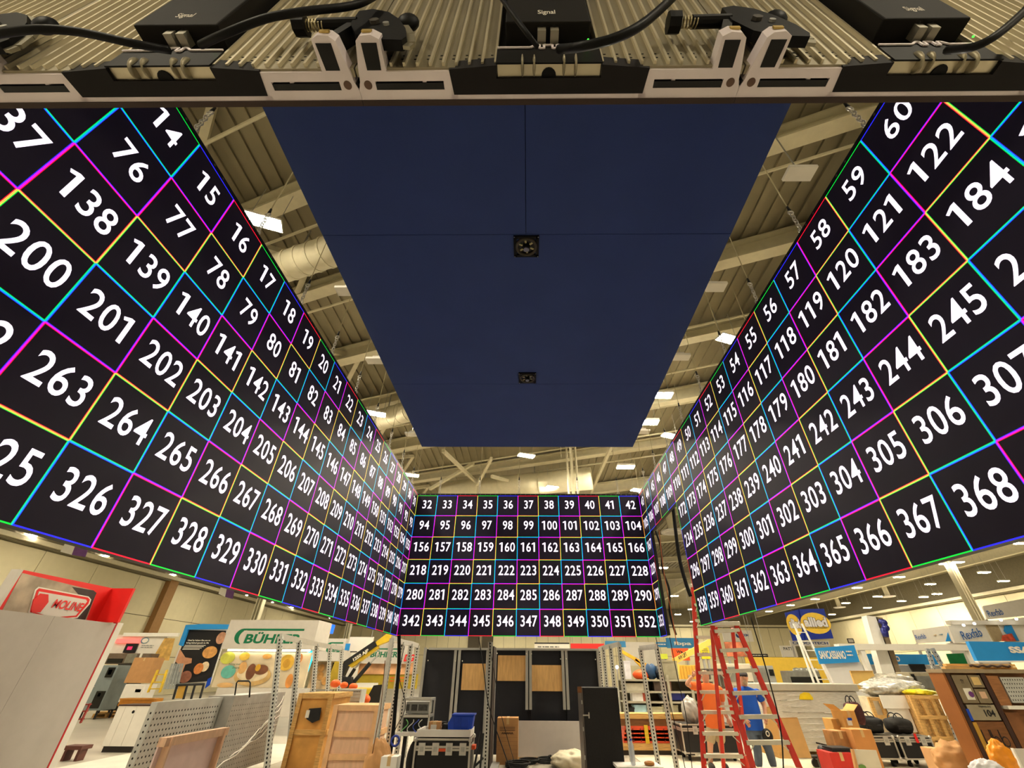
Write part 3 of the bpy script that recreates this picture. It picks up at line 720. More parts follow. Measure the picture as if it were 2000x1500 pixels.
# low brown stool
q_ = V(128, 1488, Z=0); t = thing('foot_stool', 'low brown stool beside the grey partition', 'stool', q_)
MB().bb(q_.x-.22, q_.x+.22, q_.y, q_.y+.3, .2, .27).build('stool_top', mat('maroon_brown', (92, 54, 44), .6), t)
for s in (-1, 1): MB().bb(q_.x+s*.15-.03, q_.x+s*.15+.03, q_.y+.05, q_.y+.25, 0, .2).build('leg', mat('maroon_brown'), t)
# equipment behind the partition
def equip(name, label, cat, m, pxl, pyt, pxr, pyb, Y, th, parts):
    t = stand(name, label, cat, (pxl+pxr)/2, pyb, Y); o, (x0, x1, z0, z1) = slab(t, 'body', m, pxl, pyt, pxr, pyb, Y, th, bevel=.02)
    for n, mm, u0, u1, v0, v1 in parts:
        MB().bb(x0+(x1-x0)*u0, x0+(x1-x0)*u1, Y-.03, Y+.01, z0+(z1-z0)*v0, z0+(z1-z0)*v1).build(n, mm, t)
    mb = MB()
    if z0 < .6:
        for x in (x0+.06, x1-.06):
            for y in (Y+.06, Y+th-.06): mb.bb(x-.03, x+.03, y-.03, y+.03, 0, z0+.01)
        mb.build('foot', blackm, t)
    return t
ss = mat('stainless_steel', (158, 158, 150), .3, .7, var=.12); dgl = mat('dark_oven_glass', (26, 26, 24), .2, var=.1); bgy = mat('blue_grey_enamel', (128, 138, 138), .5, var=.06)
equip('rack_oven', 'tall blue-grey oven cabinet seen right of the partition edge', 'oven', bgy, 178, 1299, 212, 1388, 22, .9, [('door', dgl, .45, .95, .05, .42), ('window', dgl, .5, .9, .72, .95), ('window_pane', pwhite, .58, .8, .78, .9), ('handle', steel, .1, .2, .5, .53), ('gauge', pwhite, .6, .75, .3, .38)])
equip('proofing_cabinet', 'dark two-door proofing cabinet beside the blue-grey oven', 'cabinet', mat('dark_cabinet', (58, 56, 48), .45, .2, var=.15), 210, 1296, 250, 1388, 23.2, .7, [('door', dgl, .06, .46, .08, .93), ('door', dgl, .54, .95, .3, .93), ('handle', steel, .47, .5, .3, .7)])
equip('refrigerator', 'white refrigerator with small grey badge left of the yellow ladder', 'fridge', white, 238, 1336, 278, 1372, 21.5, .7, [('badge', bgy, .62, .9, .55, .72), ('door', white, .03, .97, .05, .95)])
p0 = V(262, 1334, Y=21.5); carton('brown carton on top of the white refrigerator', p0.x-.45, p0.x+.45, 21.5, 22.1, p0.z, p0.z+.9)
for i, (px, py) in enumerate(((205, 1402), (210, 1398), (260, 1394))):
    p0 = V(px, py, Z=0); pallet(['low wooden pallet on the floor right of the partition', 'wooden pallet just behind the low one near the partition', 'wooden pallet behind the white pedestal top'][i], p0.x-.6, p0.x+.6, p0.y, p0.y+.9, .0)
p0 = V(265, 1385, Y=20); equip('orange_bench', 'low orange-brown bench behind the white pedestal', 'bench', mat('orange_brown', (190, 126, 42), .55), 232, 1364, 300, 1380, 20.5, .5, [('apron', mat('orange_brown'), .02, .98, .1, .4), ('top', mat('orange_brown'), 0, 1, .8, 1)])
t = stand('step_ladder', 'small yellow step ladder behind the perforated steel stack', 'ladder', 304, 1350, 19)
for px0, px1 in ((289, 308), (312, 326)):
    MB().beam(V(px0, 1352, Y=19), V(px1, 1309, Y=19.3), .07, .04, (0, 1, 0)).build('rail', yellow, t)
for f in (.15, .45, .8): MB().beam(V(289, 1352, Y=19).lerp(V(308, 1309, Y=19.3), f), V(312, 1352, Y=19).lerp(V(326, 1309, Y=19.3), f), .12, .03).build('step', yellow, t)
t = stand('hand_truck', 'dark red hand truck leaning near the partition edge', 'hand truck', 158, 1412, 16)
mred = mat('dark_red_paint', (128, 40, 36), .5)
for px0, px1 in ((147, 166), (157, 176)): MB().beam(V(px0, 1412, Y=16), V(px1, 1374, Y=16.2), .05, .04, (0, 1, 0)).build('rail', mred, t)
for f in (.2, .6, .95): MB().beam(V(147, 1412, Y=16).lerp(V(166, 1374, Y=16.2), f), V(157, 1412, Y=16).lerp(V(176, 1374, Y=16.2), f), .16, .03).build('cross_plate', mred, t)
# banner wall with neon sign
t = stand('banner_wall', 'white banner wall with ring logo, wheat picture and neon sign', 'banner', 270, 1290, 24)
slab(t, 'banner_panel', mat('banner_white', (224, 218, 206), .6, var=.03), 216, 1240, 318, 1291, 24.05)
slab(t, 'top_rail', white, 240, 1236, 348, 1243, 23.95, .1)
pdisc(t, 'ring_logo', mat('logo_teal', (90, 140, 160), .5), 283, 1251, 8, 6, 24.04); pdisc(t, 'ring_logo_field', mat('banner_white'), 284, 1251, 6, 4.5, 24.035, .014)
pbars(t, mat('grey_print', (150, 150, 146), .6, var=0), 276, 1259, 300, 1266, 24.04, 2, 4)
ppoly(t, 'wheat_picture', mat('wheat_print', (206, 164, 88), .6, var=.35, scale=4), [(296, 1289), (322, 1246), (342, 1247), (330, 1290)], Y=24.04)
slab(t, 'neon_sign', emat('neon_red', (255, 92, 84), 1.6), 226, 1248, 272, 1256, 23.95, .05)
o, e = slab(t, 'screen', pblack, 243, 1257, 266, 1275, 23.95, .05); MB().bb(e[0]+.15, e[1]-.2, 23.93, 23.95, e[2]+.12, e[3]-.12).build('screen_picture', emat('screen_pink', (214, 40, 90), .7), t)
equip('glass_showcase', 'brown glass showcase counter below the neon sign', 'showcase', mat('brown_counter', (112, 96, 80), .4, var=.2), 208, 1276, 292, 1297, 23.5, .6, [('glass', ss, .45, .68, .1, .95), ('shelf', pwhite, .75, .8, 0, 1), ('glass', dgl, .05, .4, .1, .5)])
# dark bakery poster with blue frame
t = stand('poster_wall', 'black bakery poster with bread pictures under a blue arch', 'poster', 425, 1345, 19.5)
ppoly(t, 'blue_arch', skyblue, [(352, 1260), (366, 1221), (400, 1219), (450, 1220), (448, 1229), (370, 1230), (358, 1262)], Y=19.4, off=.1)
ppoly(t, 'poster_frame', white, [(338, 1300), (366, 1227), (446, 1229), (412, 1335), (330, 1338)], Y=19.55, off=.05)
ppoly(t, 'black_poster', pblack, [(341, 1298), (369, 1230), (442, 1232), (411, 1330), (333, 1336)], Y=19.45, off=.02)
ppoly(t, 'hand_print', mat('skin_print', (196, 140, 106), .6, var=.15), [(343, 1292), (352, 1268), (362, 1284), (375, 1286), (374, 1295), (362, 1298), (356, 1314), (350, 1312), (352, 1300)], Y=19.42, off=.01)
for px, py, rx, ry, cc in ((410, 1274, 14, 12, (206, 150, 84)), (362, 1322, 12, 12, (150, 96, 76)), (388, 1306, 9, 11, (206, 128, 66)), (400, 1302, 8, 10, (228, 206, 170)), (432, 1246, 9, 12, (190, 140, 110))):
    pdisc(t, 'bread_print', mat('bread_%d_%d' % (px, py), cc, .6, var=.25, scale=8), px, py, rx, ry, 19.4)
pwrite(t, 'poster_lettering', 'Used by bakers like you to', pwhite, 367, 1249, 411, 1253, 19.42, .03); pwrite(t, 'poster_lettering', 'bring baked goods to life', pwhite, 364, 1254, 408, 1258, 19.42, .03)
for i in range(4):
    x0, x1, z0, z1 = ext(361-i*1.5, 1260+i*2.6, 402-i*4, 1261+i*2.6, 19.42); MB().bb(x0, x1, 19.41, 19.415, z0, z0+.02).build('poster_line', pwhite, t)
ppoly(t, 'blue_flag', bluep, [(400, 1345), (406, 1326), (414, 1322), (410, 1338)], Y=19.3)
t = stand('mirror_curtain', 'shiny silver foil strip hanging left of the black poster', 'curtain', 342, 1330, 18.8)
for i in range(5): ppoly(t, 'foil_strip', mat('silver_foil', (214, 222, 228), .15, .7, var=.2, scale=8), [(328+i*6-9, 1346), (338+i*5-3, 1296), (342+i*5-3, 1296), (333+i*6-9, 1346)], Y=18.8+.03*i, off=.01)
t = stand('barrier_rail', 'dark tubular barrier with yellow panel behind the steel stack', 'barrier', 365, 1362, 15)
for px in (346, 366, 381, 398): MB().cyl(V(px-8, 1366, Y=15), V(px, 1337, Y=15), .03, n=8).build('upright', blackm, t)
MB().tube([V(344, 1338, Y=15), V(399, 1336, Y=15)], .03, 8).build('top_rail', blackm, t)
ppoly(t, 'yellow_panel', mat('amber_panel', (196, 152, 64), .5), [(342, 1364), (349, 1340), (365, 1339), (360, 1364)], Y=15.02)
# BUHLER stand
bgreen = mat('logo_green', (0, 112, 74), .5, var=.02)
def green_logo(t, pxl, pyt, pxr, pyb, Y, sym=True):
    x0, x1, z0, z1 = ext(pxl, pyt, pxr, pyb, Y); h = z1-z0; xs = x0+.9*h
    write(t, 'lettering', 'BÜHLER', bgreen, xs, x1, z0, z0+.8*h, Y, .035, .12)
    mb = MB(); mb.bb(x0+.55*h, x1+.05*h, Y-.012, Y-.006, z1-.1*h, z1+.04*h)
    disc(mb, (x0+.6*h, Y-.008, z0+.5*h), UX, UZ, .62*h, .54*h, 18, 90, 270)
    mb.build('logo_bracket', bgreen, t)
    mb = MB(); disc(mb, (x0+.85*h, Y-.014, z0+.42*h), UX, UZ, .48*h, .5*h, 18, 90, 270); mb.build('logo_cutout', greyw, t)
Yb = 17
t = stand('trade_stand', 'white bakery stand with large green logo and lit cake picture', 'stand', 520, 1360, Yb)
o, e = slab(t, 'header_box', greyw, 441, 1211, 617, 1268, Yb, 1.2)
green_logo(t, 459, 1229, 590, 1257, Yb)
slab(t, 'picture_panel', mat('cake_print_ground', (222, 206, 176), .5, var=.2, scale=1.2), 424, 1274, 600, 1343, Yb+.35, .1)
MB().bb(e[0]+.1, e[1]-.2, Yb+.25, Yb+.32, e[2]-.05, e[2]).build('light_strip', emat('strip_warm', (255, 244, 214), 7), t)
Yq = Yb+.34
for px, py, rx, ry, cc in ((445, 1285, 14, 12, (206, 208, 90)), (446, 1312, 14, 13, (104, 186, 172)), (478, 1282, 10, 8, (230, 192, 80)), (522, 1282, 9, 5, (236, 176, 96)),
                           (493, 1320, 36, 20, (206, 170, 110)), (493, 1316, 30, 15, (226, 208, 174)), (490, 1312, 9, 16, (120, 74, 50)), (510, 1308, 14, 10, (126, 80, 54)), (504, 1304, 5, 7, (222, 170, 50)),
                           (474, 1304, 8, 12, (214, 166, 106)), (560, 1294, 14, 16, (226, 182, 72)), (560, 1296, 7, 9, (206, 156, 56)), (565, 1330, 7, 14, (214, 142, 70)), (585, 1286, 6, 10, (226, 150, 90)), (440, 1338, 16, 5, (224, 180, 120))):
    Yq -= .003; pdisc(t, 'cake_print', mat('cake_%d_%d' % (px, py), cc, .55, var=.2, scale=5), px, py, rx, ry, Yq)
pwrite(t, 'slogan_lettering', 'Baking your', mat('grey_green_print', (96, 116, 92), .6, var=0), 447, 1295, 470, 1300, Yb+.27); pwrite(t, 'slogan_lettering', 'dreams', mat('grey_green_print'), 454, 1302, 468, 1306, Yb+.27)
slab(t, 'base_counter', greyw, 415, 1344, 590, 1400, Yb+.2, .4)
t = stand('trade_stand', 'second white stand with smaller green logo behind the steel uprights', 'stand', 650, 1345, 22)
slab(t, 'header_box', greyw, 600, 1247, 672, 1291, 22, 1)
green_logo(t, 636, 1255, 668, 1274, 22)
slab(t, 'picture_panel', mat('pastry_print', (196, 168, 128), .5, var=.4, scale=2), 606, 1293, 664, 1346, 22.4, .1)
for px, py in ((628, 1305), (626, 1320), (634, 1330)): pdisc(t, 'pastry_print_shape', mat('pastry_%d' % py, (190, 140, 76), .55, var=.3), px, py, 6, 8, 22.38)
slab(t, 'dark_doorway', dgl, 646, 1294, 660, 1330, 22.35, .04)
t = stand('trade_stand', 'third white stand with green logo over an orange picture strip', 'stand', 760, 1345, 26)
slab(t, 'header_box', greyw, 682, 1252, 800, 1296, 26, 1)
green_logo(t, 712, 1267, 778, 1284, 26)
slab(t, 'side_panel', white, 676, 1274, 700, 1330, 25.9, .1)
slab(t, 'picture_strip', mat('peach_print', (228, 172, 124), .5, var=.3, scale=2), 697, 1294, 812, 1317, 26.3, .1)
slab(t, 'olive_wall', mat('olive_yellow_wall', (176, 152, 40), .6, var=.08), 655, 1316, 815, 1345, 26.4, .1)
pwrite(t, 'red_lettering', 'DG', mat('sign_red'), 790, 1278, 809, 1292, 25.9, .05, .2); pbars(t, orange, 762, 1321, 790, 1333, 26.2, 2, 4)
slab(t, 'white_table', white, 694, 1334, 730, 1354, 24, .6)
t = stand('banner_sheet', 'white hanging banner with blue square left of the boom', 'banner', 702, 1275, 20)
slab(t, 'banner_panel', mat('banner_white'), 681, 1244, 728, 1272, 20, .03); slab(t, 'blue_square', skyblue, 674, 1257, 683, 1270, 19.98, .02); slab(t, 'dark_line', pblack, 684, 1272, 697, 1274, 19.98, .02)
for px in (683, 726): MB().cyl(V(px, 1244, Y=20), V(px, 1244, Y=20)+Vector((0, 0, 5.5)), .01, n=5).build('hanging_wire', steel, t)
# blue totem
t = stand('light_totem', 'glowing bright blue curved totem between two green-logo stands', 'totem', 605, 1345, 19)
ppoly(t, 'blue_head', emat('totem_blue', (10, 96, 255), 1.1), [(611, 1246), (619, 1219), (655, 1221), (650, 1238), (625, 1236), (617, 1250)], Y=19, off=.25)
ppoly(t, 'cyan_tube', emat('totem_cyan', (0, 214, 250), 1.1), [(596, 1312), (601, 1285), (610, 1268), (610, 1290), (602, 1312)], Y=19, off=.2)
ppoly(t, 'grey_foot', mat('totem_grey', (176, 176, 172), .5), [(588, 1345), (596, 1313), (602, 1313), (594, 1345)], Y=19, off=.2)
MB().tube([V(610, 1268, Y=18.95), V(612, 1256, Y=18.95), V(615, 1246, Y=18.95)], .06, 8).build('neck', mat('totem_blue_paint', (30, 90, 220), .5), t)
# yellow boom lift
t = stand('boom_lift', 'yellow and black boom lift with folded arm', 'boom lift', 690, 1350, 18.5)
Yl = 18.5
ppoly(t, 'upper_boom', yellow, [(733, 1258), (762, 1236), (770, 1240), (764, 1252), (740, 1262)], Y=Yl, off=.25)
ppoly(t, 'black_boom', blackm, [(677, 1292), (736, 1252), (740, 1262), (684, 1300), (675, 1320), (680, 1332), (673, 1334), (668, 1315)], Y=Yl-.02, off=.28)
ppoly(t, 'boom_edge', yellow, [(684, 1300), (740, 1262), (742, 1266), (712, 1288), (690, 1304)], Y=Yl, off=.22)
mb = MB(); c0, c1 = V(690, 1290, Y=Yl-.32), V(720, 1270, Y=Yl-.32); d = (c1-c0); L = d.length; d.normalize(); text(mb, '1250 AJP', (c0+c1)/2, d, d.cross(Vector((0, 1, 0)))*-1 if d.cross(Vector((0, 1, 0))).z < 0 else d.cross(Vector((0, 1, 0))), w=L, h=.14, bold=.04); mb.build('boom_lettering', pwhite, t)
for (a0, b0), (a1, b1), r_ in (((688, 1336), (723, 1295), .07), ((723, 1295), (740, 1278), .03), ((680, 1326), (693, 1306), .06), ((693, 1306), (705, 1292), .03)):
    MB().cyl(V(a0, b0, Y=Yl-.1), V(a1, b1, Y=Yl-.1), r_, n=10).build('hydraulic_ram', blackm if r_ > .04 else steel, t)
ppoly(t, 'turret', mat('olive_yellow_paint', (188, 160, 46), .5), [(648, 1330), (662, 1292), (680, 1296), (672, 1322), (676, 1336), (655, 1342)], Y=Yl+.3, off=.4)
ppoly(t, 'knuckle', blackm, [(672, 1322), (690, 1322), (692, 1338), (680, 1344), (671, 1336)], Y=Yl-.1, off=.3)
slab(t, 'chassis', yellow, 676, 1345, 730, 1372, Yl+.2, 1.4, .03)
for px in (685, 722):
    c = V(px, 1380, Y=Yl); MB().cyl((c.x, Yl, .45), (c.x, Yl+.3, .45), .45, n=18).build('wheel', rubber, t)
ppoly(t, 'dark_cowl', dgl, [(720, 1372), (738, 1338), (758, 1336), (752, 1372)], Y=Yl-.3, off=.5)
for px, py, r_ in ((655, 1335, .15), (672, 1338, .12), (690, 1341, .13), (710, 1366, .2)):
    c = V(px, py, Y=13.4); 
    tag(MB().ball((c.x, 13.4, c.z), (r_*.9, r_*.7, r_*.6), 12, 8).build('hard_hat', orange, smooth=True), {655: 'leftmost orange hard hat on the white steel tray', 672: 'middle orange hard hat on the white steel tray', 690: 'orange hard hat under the black boom knuckle', 710: 'large orange helmet right of the pale steel tray'}[px], 'helmet', 'orange hard hats')
t = stand('steel_tray', 'pale perforated steel tray on top of the crates', 'tray', 684, 1373, 12.6)
o, e = slab(t, 'tray_body', galv, 661, 1346, 704, 1374, 12.6, .4)
mb = MB()
for i in range(12): disc(mb, (e[0]+.05+(e[1]-e[0]-.1)*i/11, 12.596, e[3]-.05), UX, UZ, .011, .011, 8)
mb.build('punched_hole', hole, t)
for i in range(4): MB().bb(e[0], e[1], 12.58, 12.6, e[2]+.04+i*.07, e[2]+.05+i*.07).build('ridge', steel, t)
# perforated steel stack wrapped in film
XP = -5.75; pa = V(308, 1374, X=XP); pb_ = V(437, 1359, X=XP); pc = V(562, 1352, X=XP+.25); zt = 1.28
t = thing('perforated_panels', 'stack of pale perforated steel panels partly wrapped in clear film', 'steel panels', (XP, pa.y, 0))
y0, y1, y2 = pa.y, pb_.y, pc.y
MB().bb(XP-.1, XP, y0, y1, .12, zt).build('panel_pack', galv, t)
MB().bb(XP-.3, XP+.2, y1+.03, y2, .12, zt+.02).build('panel_pack', mat('perforated_steel_dull', (168, 166, 160), .4, .4, var=.12), t)
for i in range(2): MB().bb(XP-.25, XP+.05, y0+.3+i*1.5, y0+.45+i*1.5, 0, .12).build('bearer', wood, t)
mb = MB()
for j in range(int((zt-.16)/.075)):
    for i in range(int((y1-y0)/.075)):
        disc(mb, (XP+.0015, y0+.04+i*.075, .17+j*.075), (0, 1, 0), UZ, .014, .016, 6)
    for i in range(1): disc(mb, (XP-.05+i*.08, y0-.0015, .17+j*.075), UX, UZ, .014, .016, 6)
tag(mb.build('punched_hole', hole, t), kind='stuff')
mb = MB()
for j in range(int((zt-.16)/.075)):
    for i in range(int((y2-y1)/.08)): disc(mb, (XP+.2015, y1+.08+i*.08, .17+j*.075), (0, 1, 0), UZ, .012, .012, 6)
tag(mb.build('punched_hole', mat('hole_grey', (92, 90, 84), .8), t), kind='stuff')
for i in range(4):
    a_ = Vector((XP+.215, y1+.1+.35*i, .25+.1*i)); b_ = Vector((XP+.215, y2-.05, .75+.15*i))
    MB().tube([a_.lerp(b_, k/10)+Vector((.01*math.sin(k*2+i), 0, .03*math.sin(k*1.7+i))) for k in range(11)], .012, 5).build('film_fold', mat('film_fold', (236, 232, 222), .15, var=.05), t, True)
MB().tube([V(458, 1362, Y=9.9), V(462, 1334, Y=9.9), V(465, 1330, Y=9.9), V(486, 1330, Y=9.9), V(489, 1334, Y=9.9), V(487, 1362, Y=9.9)], .014, 6).build('wire_loop', blackm, t, True)
# leaning pink plywood lid
t = thing('plywood_lid', 'pale pink plywood crate lid with timber edges at the bottom', 'crate lid', (-4.6, 6.9, 0))
pa, pb2 = V(316, 1442, Z=.98), V(440, 1421, Z=.98)
d = (pb2-pa); d.z = 0; L = d.length; d.normalize(); nrm = Vector((d.y, -d.x, 0))
mb = MB(); mb.prism([pa, pb2, pb2-Vector((0, 0, .96)), pa-Vector((0, 0, .96))], -nrm*.02); mb.build('plywood_sheet', mat('pink_ply', (224, 196, 190), .65, var=.06), t)
for f0, f1 in ((0, .0), (1, 1)):
    b0 = pa.lerp(pb2, .07 if f0 == 0 else .93); MB().beam(b0+nrm*.02, b0+nrm*.02-Vector((0, 0, .96)), .14, .03, tuple(d)).build('side_batten', pinkwood, t)
MB().beam(pa+nrm*.02-Vector((0, 0, .04)), pb2+nrm*.02-Vector((0, 0, .04)), .1, .09).build('top_batten', pinkwood, t)
MB().beam(pa+nrm*.02-Vector((0, 0, .93)), pb2+nrm*.02-Vector((0, 0, .93)), .1, .09).build('bottom_batten', pinkwood, t)
# crates
xa_, xb_ = V(640, 1440, Y=10.3).x, V(738, 1400, Y=10.3).x
crate('stacked pink plywood crate right of the slotted steel uprights', xa_, xb_, 10.3, 11.1, 0, 1.14, bm=mat('pink_batten', (224, 178, 130), .65, var=.14, scale=5), rows=(.3, .62))
xa_, xb_ = V(566, 1430, Y=11.0).x, V(642, 1400, Y=11.0).x
t = crate('orange-brown wooden crate behind the slotted steel uprights', xa_, xb_, 11.0, 12.2, 0, 1.3, m=mat('amber_plywood', (206, 150, 74), .6, var=.2, scale=3), rows=(.5,))
ppoly(t, 'dark_handle_recess', blackm, [(598, 1404), (604, 1384), (628, 1382), (624, 1406), (610, 1412)], Y=10.97, off=.005); slab(t, 'paper_label', pwhite, 597, 1387, 604, 1402, 10.95, .004)
# slotted steel uprights
def upright_frame(label, tops, bots, zbar=.06, group='slotted steel shelving frames', solid=False):
    t = thing('shelving_frame', label, 'shelving frame', (bots[0].x, bots[0].y, 0), group)
    for a, b in zip(tops, bots): post(t, b, a, side=1 if b.x < 0 else -1)
    for a, b in zip(tops, tops[1:]): MB().beam(a, b, .05, .1).build('top_rail', alum, t)
    return t
def floorline(p_top, px, py, Y):
    q = V(px, py, Y=Y); d = q-p_top; return p_top + d*((0-p_top.z)/d.z)
zt = 2.28
def atz(px, py, z=zt): return V(px, py, Z=z)
tops = [atz(548, 1243), atz(585, 1251), atz(619, 1258), atz(645, 1263), atz(668, 1266)]
bots = [floorline(tp, bx_, 1490, tp.y) for tp, bx_ in zip(tops, (522, 562, 600, 630, 652))]
upright_frame('leaning row of five slotted steel uprights before the stands', tops, bots)
tops = [atz(766, 1247), atz(786, 1254), atz(803, 1257), atz(816, 1261)]; bots = [Vector((p_.x, p_.y, 0)) for p_ in tops]
t = upright_frame('slotted steel frame left of the black booth wall', tops, bots)
MB().bb(tops[0].x-.04, tops[0].x+.04, tops[0].y-.06, tops[0].y+.0, 0, 2.26).build('smooth_post', alum, t)
tops = [atz(1209, 1258), atz(1192, 1262), atz(1178, 1265), atz(1170, 1268)]; bots = [Vector((p_.x+.02, p_.y, 0)) for p_ in tops]
upright_frame('slotted steel frame right of the black booth wall', tops, bots)
tops = [Vector((2.95, 11.2, 2.2)), Vector((2.75, 12.0, 2.2))]; bots = [Vector((3.0, 11.2, 0)), Vector((2.82, 12.0, 0))]
upright_frame('slotted steel frame between black cabinet and beam stack', tops, bots)
# ================================================================== CENTRE: BLACK BOOTH WALL AND TECH GEAR
Yw = 13.3; navy = mat('black_navy_panel', (20, 22, 32), .6, var=.12)
t = thing('booth_wall', 'black booth back wall in grey metal frames with plywood inserts', 'booth wall', (-.2, Yw, 0))
xl, xr, _, zt = ext(826, 1266, 1172, 1480, Yw); zt = V(1000, 1266, Y=Yw).z
pxs = [826, 896, 952, 972, 1032, 1101, 1172]
for i, (a, b) in enumerate(((826, 890), (894, 950), (968, 1031), (1037, 1098), (1104, 1170))):
    x0, x1 = V(a, 1300, Y=Yw).x, V(b, 1300, Y=Yw).x
    MB().bb(x0, x1, Yw+.02, Yw+.05, .05, zt-.03).build('black_panel', navy, t)
MB().bb(V(826, 1400, Y=Yw).x, V(1172, 1300, Y=Yw).x, Yw+.05, Yw+.08, .05, zt-.05).build('backing_panel', navy, t)
gpost = mat('grey_frame_post', (172, 172, 168), .45, .4, var=.06)
for px in (829, 889, 897, 952, 1029, 1036, 1099, 1106, 1168):
    x = V(px, 1290, Y=Yw).x; lo = 0 if px < 1000 else V(px, 1386, Y=Yw).z
    if px in (829, 952, 1168): lo = 0
    MB().bb(x-.035, x+.035, Yw-.05, Yw+.02, lo, zt).build('frame_post', gpost, t)
MB().bb(xl, xr, Yw-.06, Yw+.02, zt-.05, zt).build('top_rail', gpost, t)
for a, b, c, d in ((902, 1296, 951, 1348), (972, 1280, 1028, 1330), (1039, 1299, 1098, 1350)):
    slab(t, 'plywood_insert', ply, a, b, c, d, Yw-.01, .03)
mb = MB()
for px, py in ((836, 1290), (890, 1291), (903, 1291), (971, 1276), (1028, 1277), (1038, 1277), (1095, 1287), (1106, 1287), (1163, 1288)): mb.ball(V(px, py, Y=Yw-.06), .016, 6, 4)
mb.build('frame_bolt', pwhite, t)
t = stand('floor_panel', 'plain light grey board leaning at the foot of the black wall', 'board', 1075, 1480, 13.0)
o, e = slab(t, 'grey_sheet', mat('light_grey_sheet', (204, 198, 194), .55, var=.03), 1012, 1408, 1134, 1479, 13.0, .03); MB().bb(e[0], e[1], 12.98, 13.03, 0, e[2]).build('bottom_strip', ply, t)
# single slotted double post in the middle
p0 = atz(958, 1254, 2.28); t = thing('steel_upright', 'single slotted steel upright with brown side plate before the black wall', 'upright', (p0.x, p0.y, 0))
post(t, (p0.x, p0.y, 0), p0, .1, .08, step=.06, side=-1)
mb = MB(); mb.bb(p0.x+.05, p0.x+.085, p0.y+.05, p0.y+.9, 0, 2.2); mb.build('side_plate', mat('dark_brown_plate', (52, 42, 36), .6), t)
MB().bb(p0.x-.05, p0.x+.1, p0.y+.8, p0.y+.9, 0, 2.2).build('rear_post', gpost, t); MB().bb(p0.x-.25, p0.x+.25, p0.y-.2, p0.y+1.0, 0, .05).build('base_foot', gpost, t)
# cardboard box with lettering
x0, x1, z0, z1 = ext(970, 1402, 1012, 1488, 12.3)
t = carton('tall brown cardboard box standing before the light grey board', x0, x1, 12.3, 12.7, 0, z1)
pwrite(t, 'box_lettering', 'AMANA', mat('box_ink', (84, 58, 42), .7, var=0), 979, 1430, 1003, 1434, 12.3, .03)
for i in range(3): slab(t, 'box_print', mat('box_ink'), 976, 1420+i*3, 1006, 1421+i*3, 12.297, .002)
for i in range(5): slab(t, 'strap_line', mat('box_ink_light', (160, 116, 80), .7), 971, 1440+i*8, 1011, 1440.6+i*8, 12.297, .002)
# black cabinet
x0, x1 = V(1141, 1400, Y=9.9).x, V(1196, 1345, Y=9.9).x; zt_ = V(1160, 1343, Y=9.9).z
t = thing('black_cabinet', 'tall black cabinet with silver latch right of the grey board', 'cabinet', (x0, 9.9, 0))
MB().bb(x0, x1+.1, 9.9, 10.6, .04, zt_).build('cabinet_body', mat('black_carpet_board', (30, 28, 27), .85, var=.2, scale=30), t, bevel=.01)
MB().bb(x0-.035, x0, 9.9, 10.6, .04, zt_).build('side_profile', mat('dark_alu_edge', (92, 86, 82), .4, .5), t)
MB().bb(x0-.03, x1+.1, 9.92, 10.58, 0, .04).build('skid', blackm, t)
mb = MB(); c = V(1145, 1397, Y=9.88); mb.box(c, (.12, .03, .02)); mb.box(c+Vector((.05, -.01, 0)), (.02, .02, .09)); mb.build('latch', chrome, t)
slab(t, 'wood_corner', darkwood, 1128, 1341, 1136, 1353, 9.88, .02)
for z in (.4, .8, 1.2): MB().bb(x0-.037, x0-.02, 9.89, 9.91, z, z+.06).build('hinge', steel, t)
# road case with blue bin
xa, xb = V(812, 1450, Y=8.9).x, V(918, 1450, Y=8.9).x
zc = .78
flight_case('black road case with aluminium edges carrying a blue bin', xa, xb, 8.9, 9.5, zc, 4)
mb = MB(); e_ = .04
t = thing('case_tray', 'white-edged open tray lid on the black road case', 'tray', (xa, 8.9, zc))
for a in ((xa, xb, 8.9, 8.94), (xa, xb, 9.46, 9.5), (xa, xa+.04, 8.94, 9.46), (xb-.04, xb, 8.94, 9.46)): MB().bb(*a, zc+.016, zc+.11).build('tray_side', white, t)
MB().bb(xa+.04, xb-.04, 8.94, 9.46, zc+.016, zc+.03).build('tray_floor', mat('dark_tray', (50, 46, 44), .6), t)
o, e = slab(t, 'orange_label', mat('orange_sticker', (232, 92, 46), .5), 852, 1462, 871, 1468, 8.885, .004); slab(t, 'orange_label', mat('orange_sticker'), 921, 1456, 928, 1464, 9.0, .2)
cb = V(900, 1450, Y=9.2); t = thing('storage_bin', 'bright blue plastic bin in the road case tray', 'bin', (cb.x, 9.2, zc+.03))
w_, h_ = .21, .26
prof = [(-w_, 0), (w_*.85, 0), (w_, h_), (-w_*.75, h_), (-w_*1.1, h_*.62)]
MB().prism([(cb.x+u, 9.05, zc+.03+z) for u, z in prof], (0, .3, 0)).build('bin_body', bluep, t, bevel=.01)
MB().bb(cb.x-w_*.8, cb.x+w_*1.08, 9.03, 9.37, zc+.03+h_, zc+.05+h_).build('bin_rim', bluep, t)
for i in range(3): MB().bb(cb.x-w_*.6+i*.12, cb.x-w_*.58+i*.12, 9.04, 9.05, zc+.05, zc+h_).build('bin_rib', bluep, t)
c = V(846, 1450, Y=9.15); carton('small open cardboard box with white label in the road case tray', c.x-.1, c.x+.1, 9.1, 9.28, zc+.03, zc+.2, flaps=False)
o = MB().bb(c.x-.06, c.x+.04, 9.094, 9.098, zc+.06, zc+.16).build('box_label', pwhite); tag(o, 'white paper label on the small box in the tray', 'label')
